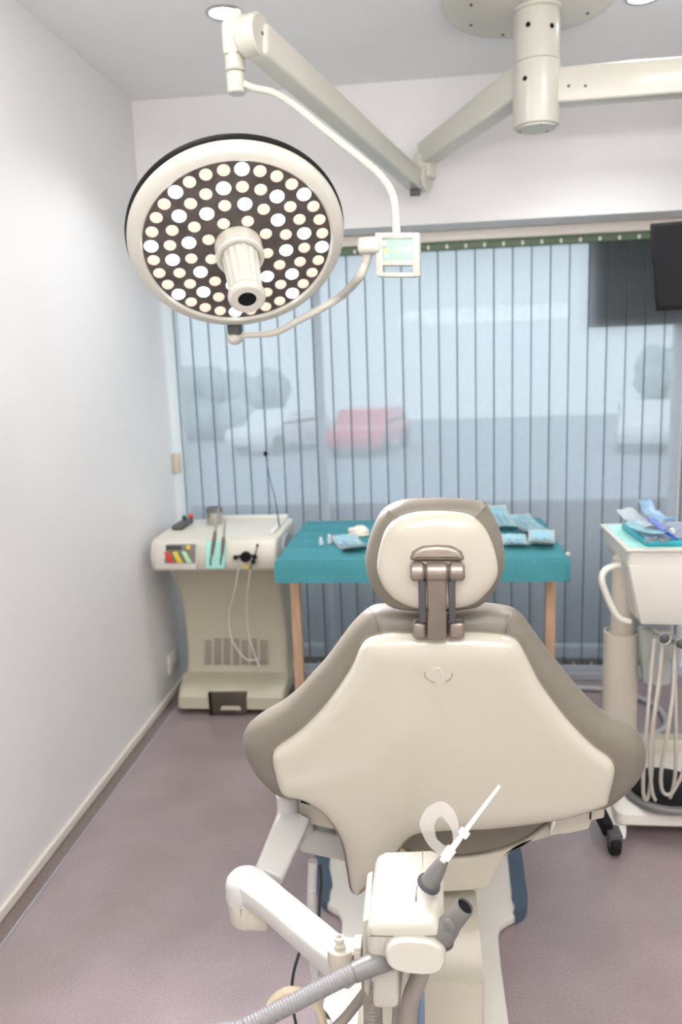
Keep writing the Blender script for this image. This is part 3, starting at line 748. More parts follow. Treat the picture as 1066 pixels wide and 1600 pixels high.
for pts in ([(373, 889), (366, 925), (358, 960), (360, 990), (368, 1010), (385, 1030), (404, 1030)], [(391, 890), (386, 935), (388, 985), (394, 1010), (404, 1040), (406, 1046)]):
    b = NB(); q = [onF(px, py, 3.10 + .20 * min(1, max(0, (py - 900) / 60))) for px, py in pts]; tube(b, q, .0028, 8); obj('fibre_lead', b, 'paper', lu)
b = NB(); ball(b, onF(405, 1044, 3.31), .006, seg=10); obj('lead_tip', b, 'black', lu)
# things on the laser unit
for (a, c, lab) in (((331, 867), (342, 792), 'longer pink-steel handpiece leaning up from the mint rest'), ((347, 866), (352, 811), 'shorter steel handpiece beside the longer one on the mint rest')):
    p = onF(*a, 3.095); q = onF(*c, 3.10); t = thing('laser_handpiece', lab, 'handpiece', p)
    b = NB(); tube(b, [p, p.lerp(q, .35), p.lerp(q, .5)], [.006, .0085, .007], 12); obj('grip', b, 'bronze', t)
    b = NB(); tube(b, [p.lerp(q, .49), p.lerp(q, .8), q], [.006, .0045, .0025], 10); obj('shaft', b, 'steel', t)
    b = NB(); tube(b, [p, onF(a[0] - 2, a[1] + 8, 3.09), onF(a[0] - 2, a[1] + 16, 3.098)], .003, 8); obj('lead', b, 'darkgrey', t)
p = Vector((at(336, 815, 3.44).x, 3.44, ZT + .002)); t = thing('steel_jar', 'brushed steel jar standing on top of the laser unit', 'jar', p)
hj = at(336, 796, 3.44).z - p.z
b = NB(); lathe(b, [(.033, 0), (.0345, .003), (.0345, hj), (.032, hj), (.031, .01), (.002, .008)], p, seg=36); obj('jar_body', b, 'steel', t)
b = NB(); lathe(b, [(.0362, hj - .012), (.037, hj), (.0365, hj + .008), (.030, hj + .010), (.030, hj + .001)], p, seg=36, cap1=False); obj('jar_rim', b, 'grey', t)
p = Vector((at(436, 836, 3.33).x - .008, 3.33, ZT - .02)); t = thing('fibre_mast', 'thin dark mast with a black bead on top, rising from the laser unit', 'mast', p)
b = NB(); ball(b, at(437, 832, 3.33), .017, 1, 1, 1.15); rod(b, p, at(437, 828, 3.33), .008); obj('mast_base', b, 'black', t)
b = NB(); tube(b, [at(437, 824, 3.33), at(430, 780, 3.33), at(420, 740, 3.34), at(415, 710, 3.36)], [.004, .0022, .0018, .0018], 8); obj('mast_rod', b, 'mastgreen', t)
b = NB(); ball(b, at(415, 709, 3.36), .009, 1, 1, 1.2); obj('mast_bead', b, 'black', t)
p = Vector((at(293, 829, 3.46).x, 3.46, ZT)); t = thing('remote_pedal', 'small dark box with red and green caps at the back of the laser unit', 'switch', p)
b = NB(); box(b, p + Vector((0, -.06, .010)), (.05, .17, .018), .005); obj('case', b, 'darkgrey', t)
b = NB(); ball(b, p + Vector((.012, .03, .028)), .012, seg=12); obj('cap', b, 'red', t)
b = NB(); ball(b, p + Vector((-.012, .005, .028)), .011, seg=12); obj('cap', b, 'darkgreen', t)

# ================================================================= DELIVERY TROLLEY (right)
dt = thing('delivery_trolley', 'cream dental instrument trolley on a telescopic column, cut by the right edge', 'trolley', (.80, 2.6, 0))
XR2 = 1.16
b = NB(); prism(b, [(.602, 2.50, .893), (XR2, 2.50, .893), (XR2, 2.90, .893), (.602, 2.90, .893)], (0, 0, .010), .003); obj('top_plate', b, 'white', dt)
b = NB(); prism(b, [(.618, 2.515, .903), (XR2 - .01, 2.515, .903), (XR2 - .01, 2.87, .903), (.618, 2.87, .903)], (0, 0, .002)); obj('top_mat', b, 'mint', dt)
b = NB(); loft(b, [(.665, XR2, 2.535, 2.65, .658), (.650, XR2, 2.525, 2.66, .664), (.640, XR2, 2.52, 2.67, .70), (.620, XR2, 2.512, 2.70, .80), (.614, XR2, 2.51, 2.86, .832), (.612, XR2, 2.51, 2.875, .85), (.612, XR2, 2.51, 2.875, .893)], .012); obj('instrument_head', b, 'white', dt)
b = NB(); prism(b, [at(983, 884, 2.505), at(1180, 884, 2.505), at(1180, 978, 2.515), at(1002, 976, 2.515), at(992, 930, 2.51)], (0, .02, 0), .004); obj('front_panel', b, 'white', dt)
hp = [at(968, 884, 2.56), at(955, 886, 2.54), at(944, 893, 2.53), at(941, 908, 2.52), at(948, 930, 2.52), at(958, 952, 2.52), at(968, 966, 2.52), at(984, 972, 2.53)]
b = NB(); tube(b, hp, .0105, 14); obj('handle', b, 'white', dt)
cu2 = at(974, 940, 2.66); cl2 = at(968, 1040, 2.66); cxx, cyy = cl2.x + .004, 2.66
zs = at(968, 992, 2.62).z
b = NB(); rod(b, (cxx + .004, cyy, zs - .05), (cxx + .004, cyy, .84), .040, 32); obj('column', b, 'cartlight', dt)
b = NB(); lathe(b, [(.0575, .11), (.0575, zs), (.052, zs), (.051, zs - .01), (.02, zs - .012)], (cxx, cyy, 0), seg=40); obj('column_sleeve', b, 'cartlight', dt)
b = NB(); loft(b, [(.56, XR2, 2.34, 2.80, .055), (.555, XR2, 2.33, 2.81, .065), (.557, XR2, 2.335, 2.80, .095), (.575, XR2, 2.36, 2.78, .112)], .03, 6); obj('base', b, 'white', dt)
b = NB(); prism(b, [at(945, 1262, 2.40), at(955, 1243, 2.46), at(972, 1240, 2.46), at(980, 1270, 2.36), at(980, 1312, 2.30), at(964, 1316, 2.29), at(951, 1300, 2.31)], (0, .05, 0), .008); obj('castor_cover', b, 'white', dt)
b = NB(); loft(b, [(.70, XR2, 2.72, 2.79, .10), (.70, XR2, 2.72, 2.79, at(1030, 1166, 2.72).z), (.71, XR2, 2.73, 2.78, at(1030, 1158, 2.72).z)], .02); obj('rear_housing', b, 'cartbody', dt)
b = NB(); prism(b, [at(1001, 982, 2.58), at(1050, 984, 2.58), at(1049, 1070, 2.60), at(1030, 1074, 2.60), at(1006, 1068, 2.60)], (0, .04, 0), .008); obj('side_pocket', b, 'pocket', dt)
def castor(x, y):
    t = obj('castor', (lambda b: (rod(b, (x - .016, y, .036), (x + .016, y, .036), .036, 24, .006), b)[1])(NB()), 'black', dt)
    b = NB(); box(b, (x, y + .006, .055), (.042, .062, .045), .008); obj('castor_fork', b, 'darkgrey', t)
wp = atz(963, 1343, 0)
for (x, y) in ((wp.x, wp.y + .03), (wp.x + .02, 2.78), (1.11, 2.38), (1.11, 2.78)): castor(x, y)
b = NB(); beam(b, (wp.x - .016, wp.y + .035, .075), (wp.x - .035, 2.45, .09), .03, .05, bev=.008); obj('castor_leg', b, 'black', dt)
b = NB(); beam(b, at(1020, 986, 2.47), at(1100, 1014, 2.43), .03, .012, bev=.004); beam(b, at(1020, 984, 2.50), at(1030, 984, 2.58), .02, .012, bev=.003); rk = obj('instrument_rack', b, 'grey', dt)
hz = [[(1023, 998), (1017, 1060), (1012, 1120), (1006, 1200), (1006, 1242), (1013, 1246), (1019, 1200), (1022, 1130), (1032, 1060), (1034, 1000)],
      [(1036, 1002), (1030, 1060), (1022, 1120), (1016, 1180), (1020, 1240), (1035, 1257), (1048, 1245), (1056, 1200), (1056, 1100), (1053, 1010)],
      [(1055, 1006), (1052, 1080), (1044, 1140), (1034, 1200), (1034, 1232), (1044, 1242), (1056, 1230), (1072, 1190), (1080, 1100), (1078, 1014)]]
for i, h_ in enumerate(hz):
    b = NB(); tube(b, [at(px, py, 2.44 - .008 * i + .014 * (k / 9) - .10 * min(1, max(0, (py - 1010) / 130))) for k, (px, py) in enumerate(h_)], .0058, 10); obj('instrument_hose', b, 'hosegrey', dt)
# instruments in the rack
for (px, py, lab) in ((1040, 998, 'dark-tipped syringe handpiece resting nearest in the trolley rack'), (1066, 1006, 'syringe handpiece cut off by the picture edge in the trolley rack')):
    t = thing('rack_handpiece', lab, 'handpiece', at(px, py, 2.42))
    b = NB(); tube(b, [at(px - 1, py, 2.40), at(px + 5, py + 2, 2.45), at(px + 18, py - 1, 2.52)], [.017, .015, .008], 16); obj('handle', b, 'steel', t)
    b = NB(); ball(b, at(px - 1, py, 2.398), .0165, 1, .6, 1, 14); obj('tip', b, 'darkgrey', t)
# foot pedal standing on the base
fp = atz(1042, 1243, .12); t = thing('foot_control', 'round dark foot control with grey rim on the trolley base', 'pedal', (fp.x, fp.y, .113))
b = NB(); lathe(b, [(.120, 0), (.130, .004), (.130, .016), (.124, .022), (.112, .024)], (fp.x, fp.y + .02, .1125), seg=56); obj('rim', b, 'grey', t)
b = NB(); lathe(b, [(.112, .022), (.110, .034), (.09, .040), (.01, .042)], (fp.x, fp.y + .02, .1125), seg=56); obj('pad', b, 'black', t)
# tray and its things
tx, ty = .655, 2.54
b = NB(); z0_ = .9055
prism(b, [(.668, 2.522, z0_), (1.12, 2.522, z0_), (1.12, 2.80, z0_), (.655, 2.80, z0_)], (0, 0, .018), .004)
tag(obj('instrument_tray', b, 'tealtray'), 'flat teal tray with white liner on top of the instrument trolley', 'tray')
o = sheet_obj('tray_liner', 'bluetray', None, .001, c=(.893, 2.665, z0_ + .019), w=.45, l=.27, rz=0, amp=.0015, seed=5); tag(o, 'pale lilac paper liner covering the teal tray', 'liner')
zt2 = z0_ + .026
def tray_pouch(name, x, y, w, l, rz, tilt, m, lab, cat, seed, curl=.02, amp=.006):
    o = sheet_obj(name, m, None, .001, c=(x, y, zt2), w=w, l=l, rz=rz, amp=amp, seed=seed, curl=curl, tilt=tilt); tag(o, lab, cat)
q = atz(1001, 826, zt2); tray_pouch('opened_pouch', q.x, q.y, .075, .16, R(25), .16, 'clear', 'crumpled clear pouch with raised white end on the left of the tray liner', 'pouch', 3)
q = atz(1018, 836, zt2); tray_pouch('opened_pouch', q.x, q.y, .06, .15, R(40), .03, 'pouch', 'pale blue pouch lying across the tray liner', 'pouch', 6)
q = atz(1034, 826, zt2); tray_pouch('opened_pouch', q.x - .012, q.y + .01, .055, .12, R(30), .34, 'paleblue', 'tall pointed clear-blue pouch at the back of the tray', 'pouch', 9, .03, .012)
q = atz(1016, 824, zt2); q2 = atz(1038, 838, zt2); q3 = atz(1060, 846, zt2)
t = thing('dental_instrument', 'blue-handled instrument lying on the tray liner', 'instrument', (q2.x, q2.y, zt2))
b = NB(); tube(b, [q + Vector((0, 0, .030)), q.lerp(q2, .5) + Vector((0, 0, .024)), q2 + Vector((0, 0, .015))], [.009, .008, .005], 12); obj('handle', b, 'violet', t)
b = NB(); tube(b, [q2 + Vector((0, 0, .015)), q2.lerp(q3, .5) + Vector((0, 0, .010)), q3 + Vector((0, 0, .006))], [.006, .005, .002], 10); obj('shaft', b, 'deepblue', t)
for i in range(9):
    q = atz(1008 + 4.2 * i + random.uniform(-1, 1), 846 + random.uniform(-3, 3), zt2); x, y = q.x, q.y
    b = NB(); tube(b, [(x, y - .010, zt2 + .004), (x + .004, y, zt2 + .007), (x + .008, y + .014, zt2 + .004)], [.003, .005, .002], 8)
    tag(obj('steel_bur', b, 'steel'), 'tiny steel bur scattered on the tray liner', 'bur', 'burs on the tray liner')
q = atz(1051, 829, zt2 + .01)
b = NB(); ball(b, (q.x, q.y, zt2 + .008), .010, seg=12); tag(obj('cotton_pellet', b, 'paper'), 'white cotton pellet on the tray liner at the picture edge', 'cotton')
# floor hose behind
b = NB(); hh = [(880, 1074), (915, 1075), (950, 1078), (990, 1087), (1024, 1103), (1040, 1122), (1038, 1138), (1020, 1148), (1000, 1154), (985, 1157)]
tube(b, [atz(px, py, .013) for px, py in hh], .0125, 12); tag(obj('floor_hose', b, 'hoselilac'), 'pale grey hose curling over the floor behind the trolley column', 'hose')

# ================================================================= DENTAL CHAIR
ch = thing('dental_chair', 'cream and taupe leather dental chair seen from behind in the middle of the room', 'chair', (0, 1.65, 0))
KB = .13
def planeY(z, off=0): return 1.30 + off - KB * (z - .86)
def onB(px, py, off=0):
    r = ray(px, py)          # ray meets plane  y = 1.30+off-KB(z-.86)
    t = (1.30 + off + KB * .86 - KB * 1.5) / (r.y + KB * r.z); return EYE + r * t
def o2(pts, off=0, n=5): return [(p.x, p.y) for p in [Vector((q.x, q.z)) for q in catmull([onB(px, py, off) for px, py in pts], n, True)]]
cush = [(604, 944), (577, 949), (555, 968), (536, 992), (513.5, 1022.5), (491, 1048), (466, 1075), (440, 1096), (408, 1115), (389, 1131), (380, 1152), (384, 1174), (399, 1203), (418, 1225), (440, 1241), (480, 1246), (560, 1262), (690, 1268), (840, 1265), (920, 1262), (951.5, 1255), (977, 1236), (999, 1211), (1009, 1182), (1006, 1160), (993, 1139), (971, 1125), (939, 1108), (907, 1077), (878, 1042), (849.5, 1006), (830, 979), (814, 958), (795, 948), (754, 943), (690, 946)]
OFFC = .055
b = NB(); pillow(b, o2(cush, OFFC), lambda x, z: planeY(z, OFFC), .043, .045, .048, .05, grid=.02); bc = obj('back_cushion', b, 'leather', ch, angle=180)
shell = [(644, 988), (612, 987), (590, 990.6), (574, 997), (563, 1010), (548.6, 1041.6), (523, 1080), (497.6, 1112), (465.7, 1143), (432, 1167), (426, 1182), (429, 1203), (442, 1239), (476, 1249), (505.6, 1268), (525, 1293), (537, 1320), (544.6, 1361), (549.5, 1388), (560, 1395), (576, 1380), (603, 1361), (622, 1328), (635.6, 1310), (656, 1299), (716, 1294), (767, 1292.5), (818, 1287), (858, 1281), (894, 1274), (945, 1257), (952, 1242), (960.5, 1207), (959, 1191), (948, 1179), (926, 1163), (894, 1131), (868, 1099), (843, 1064), (824, 1026), (811, 1003), (798, 994), (773, 989), (728, 987)]
b = NB(); pillow(b, o2(shell, .012), lambda x, z: planeY(z, .012), .020, .012, .022, .01, grid=.016, bulge=lambda x, z: .012 * max(0, 1 - (x / .28) ** 2)); bs = obj('back_shell', b, 'shell', ch, angle=180)
b = NB(); tube(b, [onB(px, py, .0135) for px, py in shell if True], .0034, 6, n=4, closed=True); obj('shell_gap', b, 'seam', bs)
# seams on the backrest leather
def seam(pts, off, par, y):
    b = NB(); q = [onB(px, py, off) for px, py in pts]; tube(b, q, .0012, 6); obj('seam', b, 'seam', par)
for pts in ([(577.5, 950), (585, 962), (590, 976), (592, 989)], [(800, 957), (797, 968), (793, 980), (790, 991)]):
    b = NB()
    q = []
    for i, (px, py) in enumerate(pts):
        q.append(onB(px, py, OFFC - (.020, .038, .0435, .040)[i]))
    tube(b, q, .0011, 6); obj('seam', b, 'seam', bc)
# emblem
ec = onB(685.5, 1053.5, .012); 
def em(px, py, o_=-.0355): return onB(px, py, o_ + .012)
def emo(px): x = onB(px, 1054, 0).x; return -.020 - .012 * max(0, 1 - (x / .28) ** 2) - .0005
b = NB()
tube(b, [em(685.5 + 21.5 * math.cos(R(a)), 1054 - 12.5 * math.sin(R(a)), emo(685)) for a in range(165, 258, 8)], .0009, 6)
tube(b, [em(685.5 + 21.5 * math.cos(R(a)), 1054 - 12.5 * math.sin(R(a)), emo(685)) for a in range(297, 376, 8)], .0009, 6)
obj('emblem_ring', b, 'engrave', bs)
b = NB(); tube(b, [em(677, 1046, emo(680)), em(687, 1044, emo(680)), em(694, 1066, emo(685))], .0012, 6, n=2); obj('emblem_mark', b, 'engravelight', bs)
# headrest
YH = 1.285
def o3(pts, Y): return [(q.x, q.z) for q in catmull([at(px, py, Y) for px, py in pts], 5, True)]
hc = [(627.6, 781), (600.5, 794), (584.8, 818.6), (575, 848), (570.8, 877), (575.8, 904), (587, 926.7), (605, 944), (627.6, 952), (686, 955), (731, 951), (753.7, 944), (776, 917.7), (788.6, 881.6), (786.4, 850), (778.5, 820.8), (762, 790), (751, 782), (704, 777.6), (660, 778)]
b = NB(); pillow(b, o3(hc, YH), lambda x, z: YH, .034, .05, .040, .05, grid=.016); hcu = obj('headrest_cushion', b, 'leather', ch, angle=180)
hs_ = [(686, 798), (650, 800), (623, 808), (605, 823), (595, 848), (588.8, 880), (591.5, 900), (602.8, 922), (623, 940), (654.6, 951), (695, 952.5), (735.7, 945), (758, 929), (774, 908.6), (778.5, 890), (774, 861), (762.7, 832), (747, 812), (726.7, 801.7)]
b = NB(); pillow(b, o3(hs_, YH - .036), lambda x, z: YH - .036, .016, .01, .022, .01, grid=.014, bulge=lambda x, z: .010 * max(0, 1 - (x - .005) ** 2 / .008)); hsh = obj('headrest_shell', b, 'shell', ch, angle=180)
for pts in ([(600, 795), (607, 798), (614, 804), (620, 809)], [(761, 789), (754, 796), (748, 803), (745, 808)]):
    b = NB(); tube(b, [at(px, py, YH - (.012, .028, .034, .034)[i]) for i, (px, py) in enumerate(pts)], .0011, 6); obj('seam', b, 'seam', hcu)
# headrest bracket (metal)
YK = YH - .070
def hb(px, py, Y=YK): return at(px, py, Y)
cap = [(641, 879), (641, 868), (648, 859), (662, 853.5), (684, 852), (704, 853.5), (718, 859), (725.5, 868), (726.5, 879)]
b = NB(); prism(b, [hb(*p, YK + .002) for p in cap], (0, .040, 0), .009, 4); obj('bracket_cap', b, 'bronze', ch)
def hinge(px0, px1, py, r, name, par, Y=YK):
    b = NB(); a = hb(px0, py, Y); c = hb(px1, py, Y); c.y = a.y; c.z = a.z; rod(b, a, c, r, 32, .004); return obj(name, b, 'bronze', par)
rH = 15.3 / FPX * 1.23
hinge(641, 664.2, 893, rH, 'hinge_barrel', ch); hinge(664.8, 700.6, 893, rH * .97, 'hinge_barrel', ch); hinge(701.2, 726.5, 893, rH, 'hinge_barrel', ch)
YLo = onB(685, 986, .012).y - .030
b = NB(); w = .5 * (hb(700.5, 893).x - hb(665, 893).x); m0_ = hb(682.8, 893, YK - .008); m1_ = at(683.2, 999, YLo - .010)
prism(b, [Vector((m0_.x - w, m0_.y, m0_.z)), Vector((m0_.x + w, m0_.y, m0_.z)), Vector((m0_.x + w * .86, m0_.y * .85 + m1_.y * .15, m0_.z * .85 + m1_.z * .15)), Vector((m1_.x + w * .88, m1_.y, m1_.z)), Vector((m1_.x - w * .88, m1_.y, m1_.z)), Vector((m0_.x - w * .86, m0_.y * .85 + m1_.y * .15, m0_.z * .85 + m1_.z * .15))], (0, .018, 0), .002); obj('headrest_stem', b, 'bronze', ch)
for (xa, xb) in ((653.5, 666), (700.5, 712)):
    b = NB(); prism(b, [at(xa, 907, YK - .004), at(xb, 907, YK - .004), at(xb, 975, YK + .012), at(xa + 1.5, 975, YK + .012)], (0, .045, 0), .004); obj('guide_pad', b, 'darkgrey', ch)
for (xa, xb) in ((645, 668), (700, 726.5)):
    b = NB(); p_ = [at(xa, 973, YLo), at(xb, 973, YLo), at(xb, 1000, YLo), at(xa, 1000, YLo)]; prism(b, p_, (0, .028, 0), .007, 4); obj('lower_clamp', b, 'bronze', ch)
# seat
YS = 1.43
def o4(pts, Y=YS): return [at(px, py, Y) for px, py in pts]
def sweep_y(bm, pts3, y0, y1, bev): prism(bm, [(p.x, y0, p.z) for p in pts3], (0, y1 - y0, 0), bev, 3)
so_ = catmull(o4([(560, 1272), (580, 1296), (612, 1320), (650, 1332), (700, 1337), (760, 1331), (815, 1312), (860, 1280), (880, 1262), (840, 1240), (700, 1236), (600, 1240)]), 4, True)
b = NB(); sweep_y(b, so_, YS, 2.0, .005); obj('seat_cushion', b, 'leather', ch, angle=60)
b = NB()
lg = [(at(560, 1262, 2.0).x, ), ]
seat2 = NB(); loft(seat2, [(-.19, .22, 1.98, 2.62, .50), (-.20, .23, 1.97, 2.63, .53), (-.20, .23, 1.97, 2.63, .565), (-.19, .22, 1.98, 2.62, .585)], .06, 6); obj('leg_cushion', seat2, 'leather', ch, angle=60)
so2 = catmull(o4([(515, 1290), (552, 1308), (585, 1322), (604, 1340), (625, 1372), (640, 1390), (678, 1394), (757, 1388), (772, 1367), (790, 1339), (818, 1320), (869, 1304), (881, 1290), (862, 1284), (815, 1316), (760, 1335), (700, 1341), (650, 1336), (610, 1324), (575, 1300), (550, 1280)], YS + .015), 3, True)
b = NB(); sweep_y(b, so2, YS + .012, 1.98, .006); obj('seat_shell', b, 'cream', ch, angle=50)
# side hinge blocks
for side in (1, -1):
    b = NB()
    if side > 0: pts = [(876, 1262), (903, 1266), (928, 1260), (946, 1256), (945, 1279), (925, 1283), (921, 1296), (890, 1303), (860, 1306)]
    else: pts = [(446, 1240), (530, 1252), (540, 1285), (535, 1300), (493, 1290), (463, 1284), (461, 1257), (447, 1256)]
    prism(b, o4(pts, 1.40), (0, .09, 0), .004); hg = obj('side_hinge', b, 'cream', ch)
    b = NB()
    if side > 0: prism(b, o4([(901, 1264), (917, 1261), (916, 1269), (900, 1269)], 1.397), (0, .01, 0)); prism(b, o4([(923, 1262), (925, 1261), (924, 1281), (922, 1281)], 1.397), (0, .01, 0))
    else: prism(b, o4([(471, 1246), (486, 1250), (485, 1258), (470, 1254)], 1.397), (0, .01, 0))
    obj('hinge_slot', b, 'black', hg)
# inner cream frame visible below the shell
b = NB(); prism(b, o4([(598, 1400), (600, 1350), (606, 1330), (622, 1326), (634, 1336), (636, 1362), (634, 1400)], 1.42), (0, .05, 0), .006); bkt = obj('back_bracket', b, 'bracketcream', ch)
b = NB(); prism(b, o4([(611, 1341), (617, 1342), (618, 1358), (615, 1358), (615, 1346), (611, 1345)], 1.417), (0, .01, 0)); obj('bracket_slot', b, 'black', bkt)
# pedestal and base plate
b = NB(); loft(b, [(-.12, .085, 1.56, 1.97, .055), (-.115, .08, 1.55, 1.97, .30), (-.10, .078, 1.50, 1.97, at(700, 1390, 1.45).z + .01)], .02); obj('pedestal', b, 'cream', ch)
bpts = [(795, 1610), (792, 1590), (783, 1524), (778.5, 1475), (782, 1460), (792, 1452), (805.6, 1445), (817, 1437), (822.6, 1419), (819, 1390), (812, 1340)]
r_ = [atz(px, py, .0) for px, py in bpts]
lpts = [(496, 1350), (496, 1390), (501, 1412), (513, 1427), (530, 1437), (535, 1454), (533, 1490), (515, 1545), (502, 1600)]
l_ = [atz(px, py, .0) for px, py in lpts]
out = r_ + [Vector((.235, 2.50, 0)), Vector((.19, 2.56, 0)), Vector((-.29, 2.56, 0)), Vector((-.335, 2.50, 0))] + l_
out = [Vector((p.x, p.y, 0)) for p in out] + [Vector((-.27, 1.25, 0)), Vector((-.22, 1.20, 0)), Vector((.08, 1.20, 0)), Vector((.13, 1.25, 0))]
b = NB(); prism(b, [p + Vector((0, 0, .004)) for p in out], (0, 0, .026), .006); bp_ = obj('base_plate', b, 'white', ch)
def rimstrip(ps, w, name):
    b = NB(); n_ = len(ps); L_ = catmull(ps, 4); a = [b.verts.new(p + Vector((0, 0, .002))) for p in L_]; inn = []
    c0 = Vector((-.05, 2.2, 0))
    for i, p in enumerate(L_):
        t_ = (L_[min(i + 1, len(L_) - 1)] - L_[max(i - 1, 0)]).normalized(); nn = Vector((-t_.y, t_.x, 0))
        if nn.dot(c0 - p) < 0: nn = -nn
        wf_ = w * min(1, .15 + 3.2 * min(i, len(L_) - 1 - i) / len(L_)); inn.append(p + nn * wf_)
    a2 = [b.verts.new(p + Vector((0, 0, .033))) for p in L_]; c_ = [b.verts.new(p + Vector((0, 0, .0335))) for p in inn]
    for i in range(len(L_) - 1):
        b.faces.new((a[i], a[i + 1], a2[i + 1], a2[i])); b.faces.new((a2[i], a2[i + 1], c_[i + 1], c_[i]))
    bmesh.ops.solidify(b, geom=b.faces[:], thickness=-.001)
    return obj(name, b, 'blue', bp_)
R0 = [Vector((atz(px, py, 0).x + .003, atz(px, py, 0).y, 0)) for px, py in [(803, 1446), (817, 1437), (822.6, 1419), (819, 1390), (812, 1340)]] + [Vector((.238, 2.50, 0)), Vector((.19, 2.565, 0))]
rimstrip(R0, .042, 'rubber_edge')
L0 = [Vector((-.29, 2.565, 0)), Vector((-.338, 2.50, 0))] + [Vector((atz(px, py, 0).x - .003, atz(px, py, 0).y, 0)) for px, py in [(496, 1350), (496, 1390), (501, 1412), (513, 1427)]]
rimstrip(L0, .045, 'rubber_edge')
b = NB(); loft(b, [(-.165, -.04, 1.30, 1.52, .030), (-.165, -.04, 1.30, 1.52, .20), (-.155, -.05, 1.31, 1.51, .22)], .015); obj('junction_box', b, 'bright', ch)
pq = at(657, 1570, 1.16); b = NB(); box(b, pq, (.014, .03, .075), .004); obj('rocker_pad', b, 'blue', ch)
b = NB(); q0 = at(690, 1545, 1.25); loft(b, [(q0.x - .06, q0.x + .075, 1.24, 1.5, .03), (q0.x - .06, q0.x + .075, 1.24, 1.5, q0.z + .02)], .012); obj('lift_housing', b, 'cream', ch)

# ================================================================= ASSISTANT ARM (jointed to the chair)
aa = thing('assistant_arm', 'glossy white jointed arm with instrument holder swung out behind the chair', 'arm', at(383, 1400, 1.2))
b = NB(); beam(b, at(552, 1322, 1.47), at(470, 1303, 1.42), .055, .05, bev=.008); beam(b, at(478, 1300, 1.42), at(462, 1270, 1.42), .05, .05, bev=.01); obj('mount_bar', b, 'armcream', aa)
b = NB(); lathe(b, [(.018, 0), (.022, .005), (.022, .08), (.015, .088)], at(452, 1300, 1.40), seg=24); lathe(b, [(.010, 0), (.012, .003), (.011, .02), (.005, .025)], at(452, 1256, 1.40), seg=20); obj('pivot_post', b, 'armcream', aa)
b = NB(); beam(b, at(462, 1272, 1.395), at(418, 1372, 1.27), .066, .026, .055, .03, .008, up=(.3, -.6, 1)); obj('upper_link', b, 'armcream', aa)
jt = at(383, 1363, 1.20); jb = at(385, 1432, 1.20)
b = NB(); lathe(b, [(.001, jt.z + .002 - .0), (.012, jt.z + .0015), (.025, jt.z - .003), (.033, jt.z - .012), (.0355, jt.z - .025), (.0355, jt.z - .045)][::-1], (jt.x, jt.y, 0), seg=36); hd = obj('elbow_cap', b, 'armcream', aa)
b = NB(); lathe(b, [(.030, jb.z - .004), (.033, jb.z), (.0345, jt.z - .050), (.0345, jt.z - .045)], (jt.x + .002, jt.y, 0), seg=36); ebd = obj('elbow_body', b, 'cream', aa)
b = NB(); q = at(376, 1428, 1.166); beam(b, at(376, 1414, 1.1655), at(377.5, 1437, 1.168), .0022, .002, bev=0); obj('body_slot', b, 'seam', ebd)
b = NB(); box(b, (jt.x + .020, jt.y - .008, jb.z + .016), (.045, .05, .040), .008); obj('elbow_lug', b, 'cream', aa)
j2 = at(536, 1505, 1.06)
b = NB(); j1 = Vector((jt.x + .004, jt.y, jt.z - .023)); 
cpts = [j1, j1.lerp(j2, .3) + Vector((0, 0, .004)), j1.lerp(j2, .75) + Vector((0, 0, .001)), j2, j2 + (j2 - j1).normalized() * .028]
def arm_loft(bm, pts, ws, hs):
    path = catmull(pts, 5); n_ = len(path); rings = []
    for i, p in enumerate(path):
        t_ = (path[min(i + 1, n_ - 1)] - path[max(i - 1, 0)]).normalized(); s = t_.cross(Vector((0, 0, 1))).normalized(); v = s.cross(t_)
        f = i / (n_ - 1) * (len(ws) - 1); k = min(int(f), len(ws) - 2); w_ = ws[k] + (ws[k + 1] - ws[k]) * (f - k); h_ = hs[k] + (hs[k + 1] - hs[k]) * (f - k)
        rings.append([bm.verts.new(p + s * w_ * math.copysign(abs(math.cos(a)) ** .36, math.cos(a)) + v * h_ * math.copysign(abs(math.sin(a)) ** .36, math.sin(a))) for a in [2 * PI * m / 24 for m in range(24)]])
    for a, c in zip(rings, rings[1:]):
        for m in range(24): bm.faces.new((a[m], a[(m + 1) % 24], c[(m + 1) % 24], c[m]))
    bm.faces.new(rings[0][::-1]); bm.faces.new(rings[-1])
arm_loft(b, cpts, [.031, .027, .027, .026, .020], [.020, .017, .019, .021, .017]); obj('lower_link', b, 'armcream', aa, angle=60)
jz = at(533, 1495, 1.05)
b = NB(); lathe(b, [(.019, 0), (.0205, .003), (.0205, .030), (.018, .032)], (jz.x, jz.y, jz.z - .012), seg=28); obj('wrist_joint', b, 'cream', aa)
b = NB(); box(b, at(540, 1478, 1.055), (.05, .032, .007), .002); box(b, at(560, 1484, 1.055), (.012, .03, .03), .002); wpq = obj('wrist_plate', b, 'steelcream', aa)
b = NB(); kq = at(531, 1480, 1.045); lathe(b, [(.0085, 0), (.009, .002), (.009, .006), (.006, .007), (.006, .011), (.0075, .012), (.0075, .017), (.004, .0175), (.0038, .012)], kq, seg=20, cap1=True); obj('wrist_knob', b, 'cream', aa)
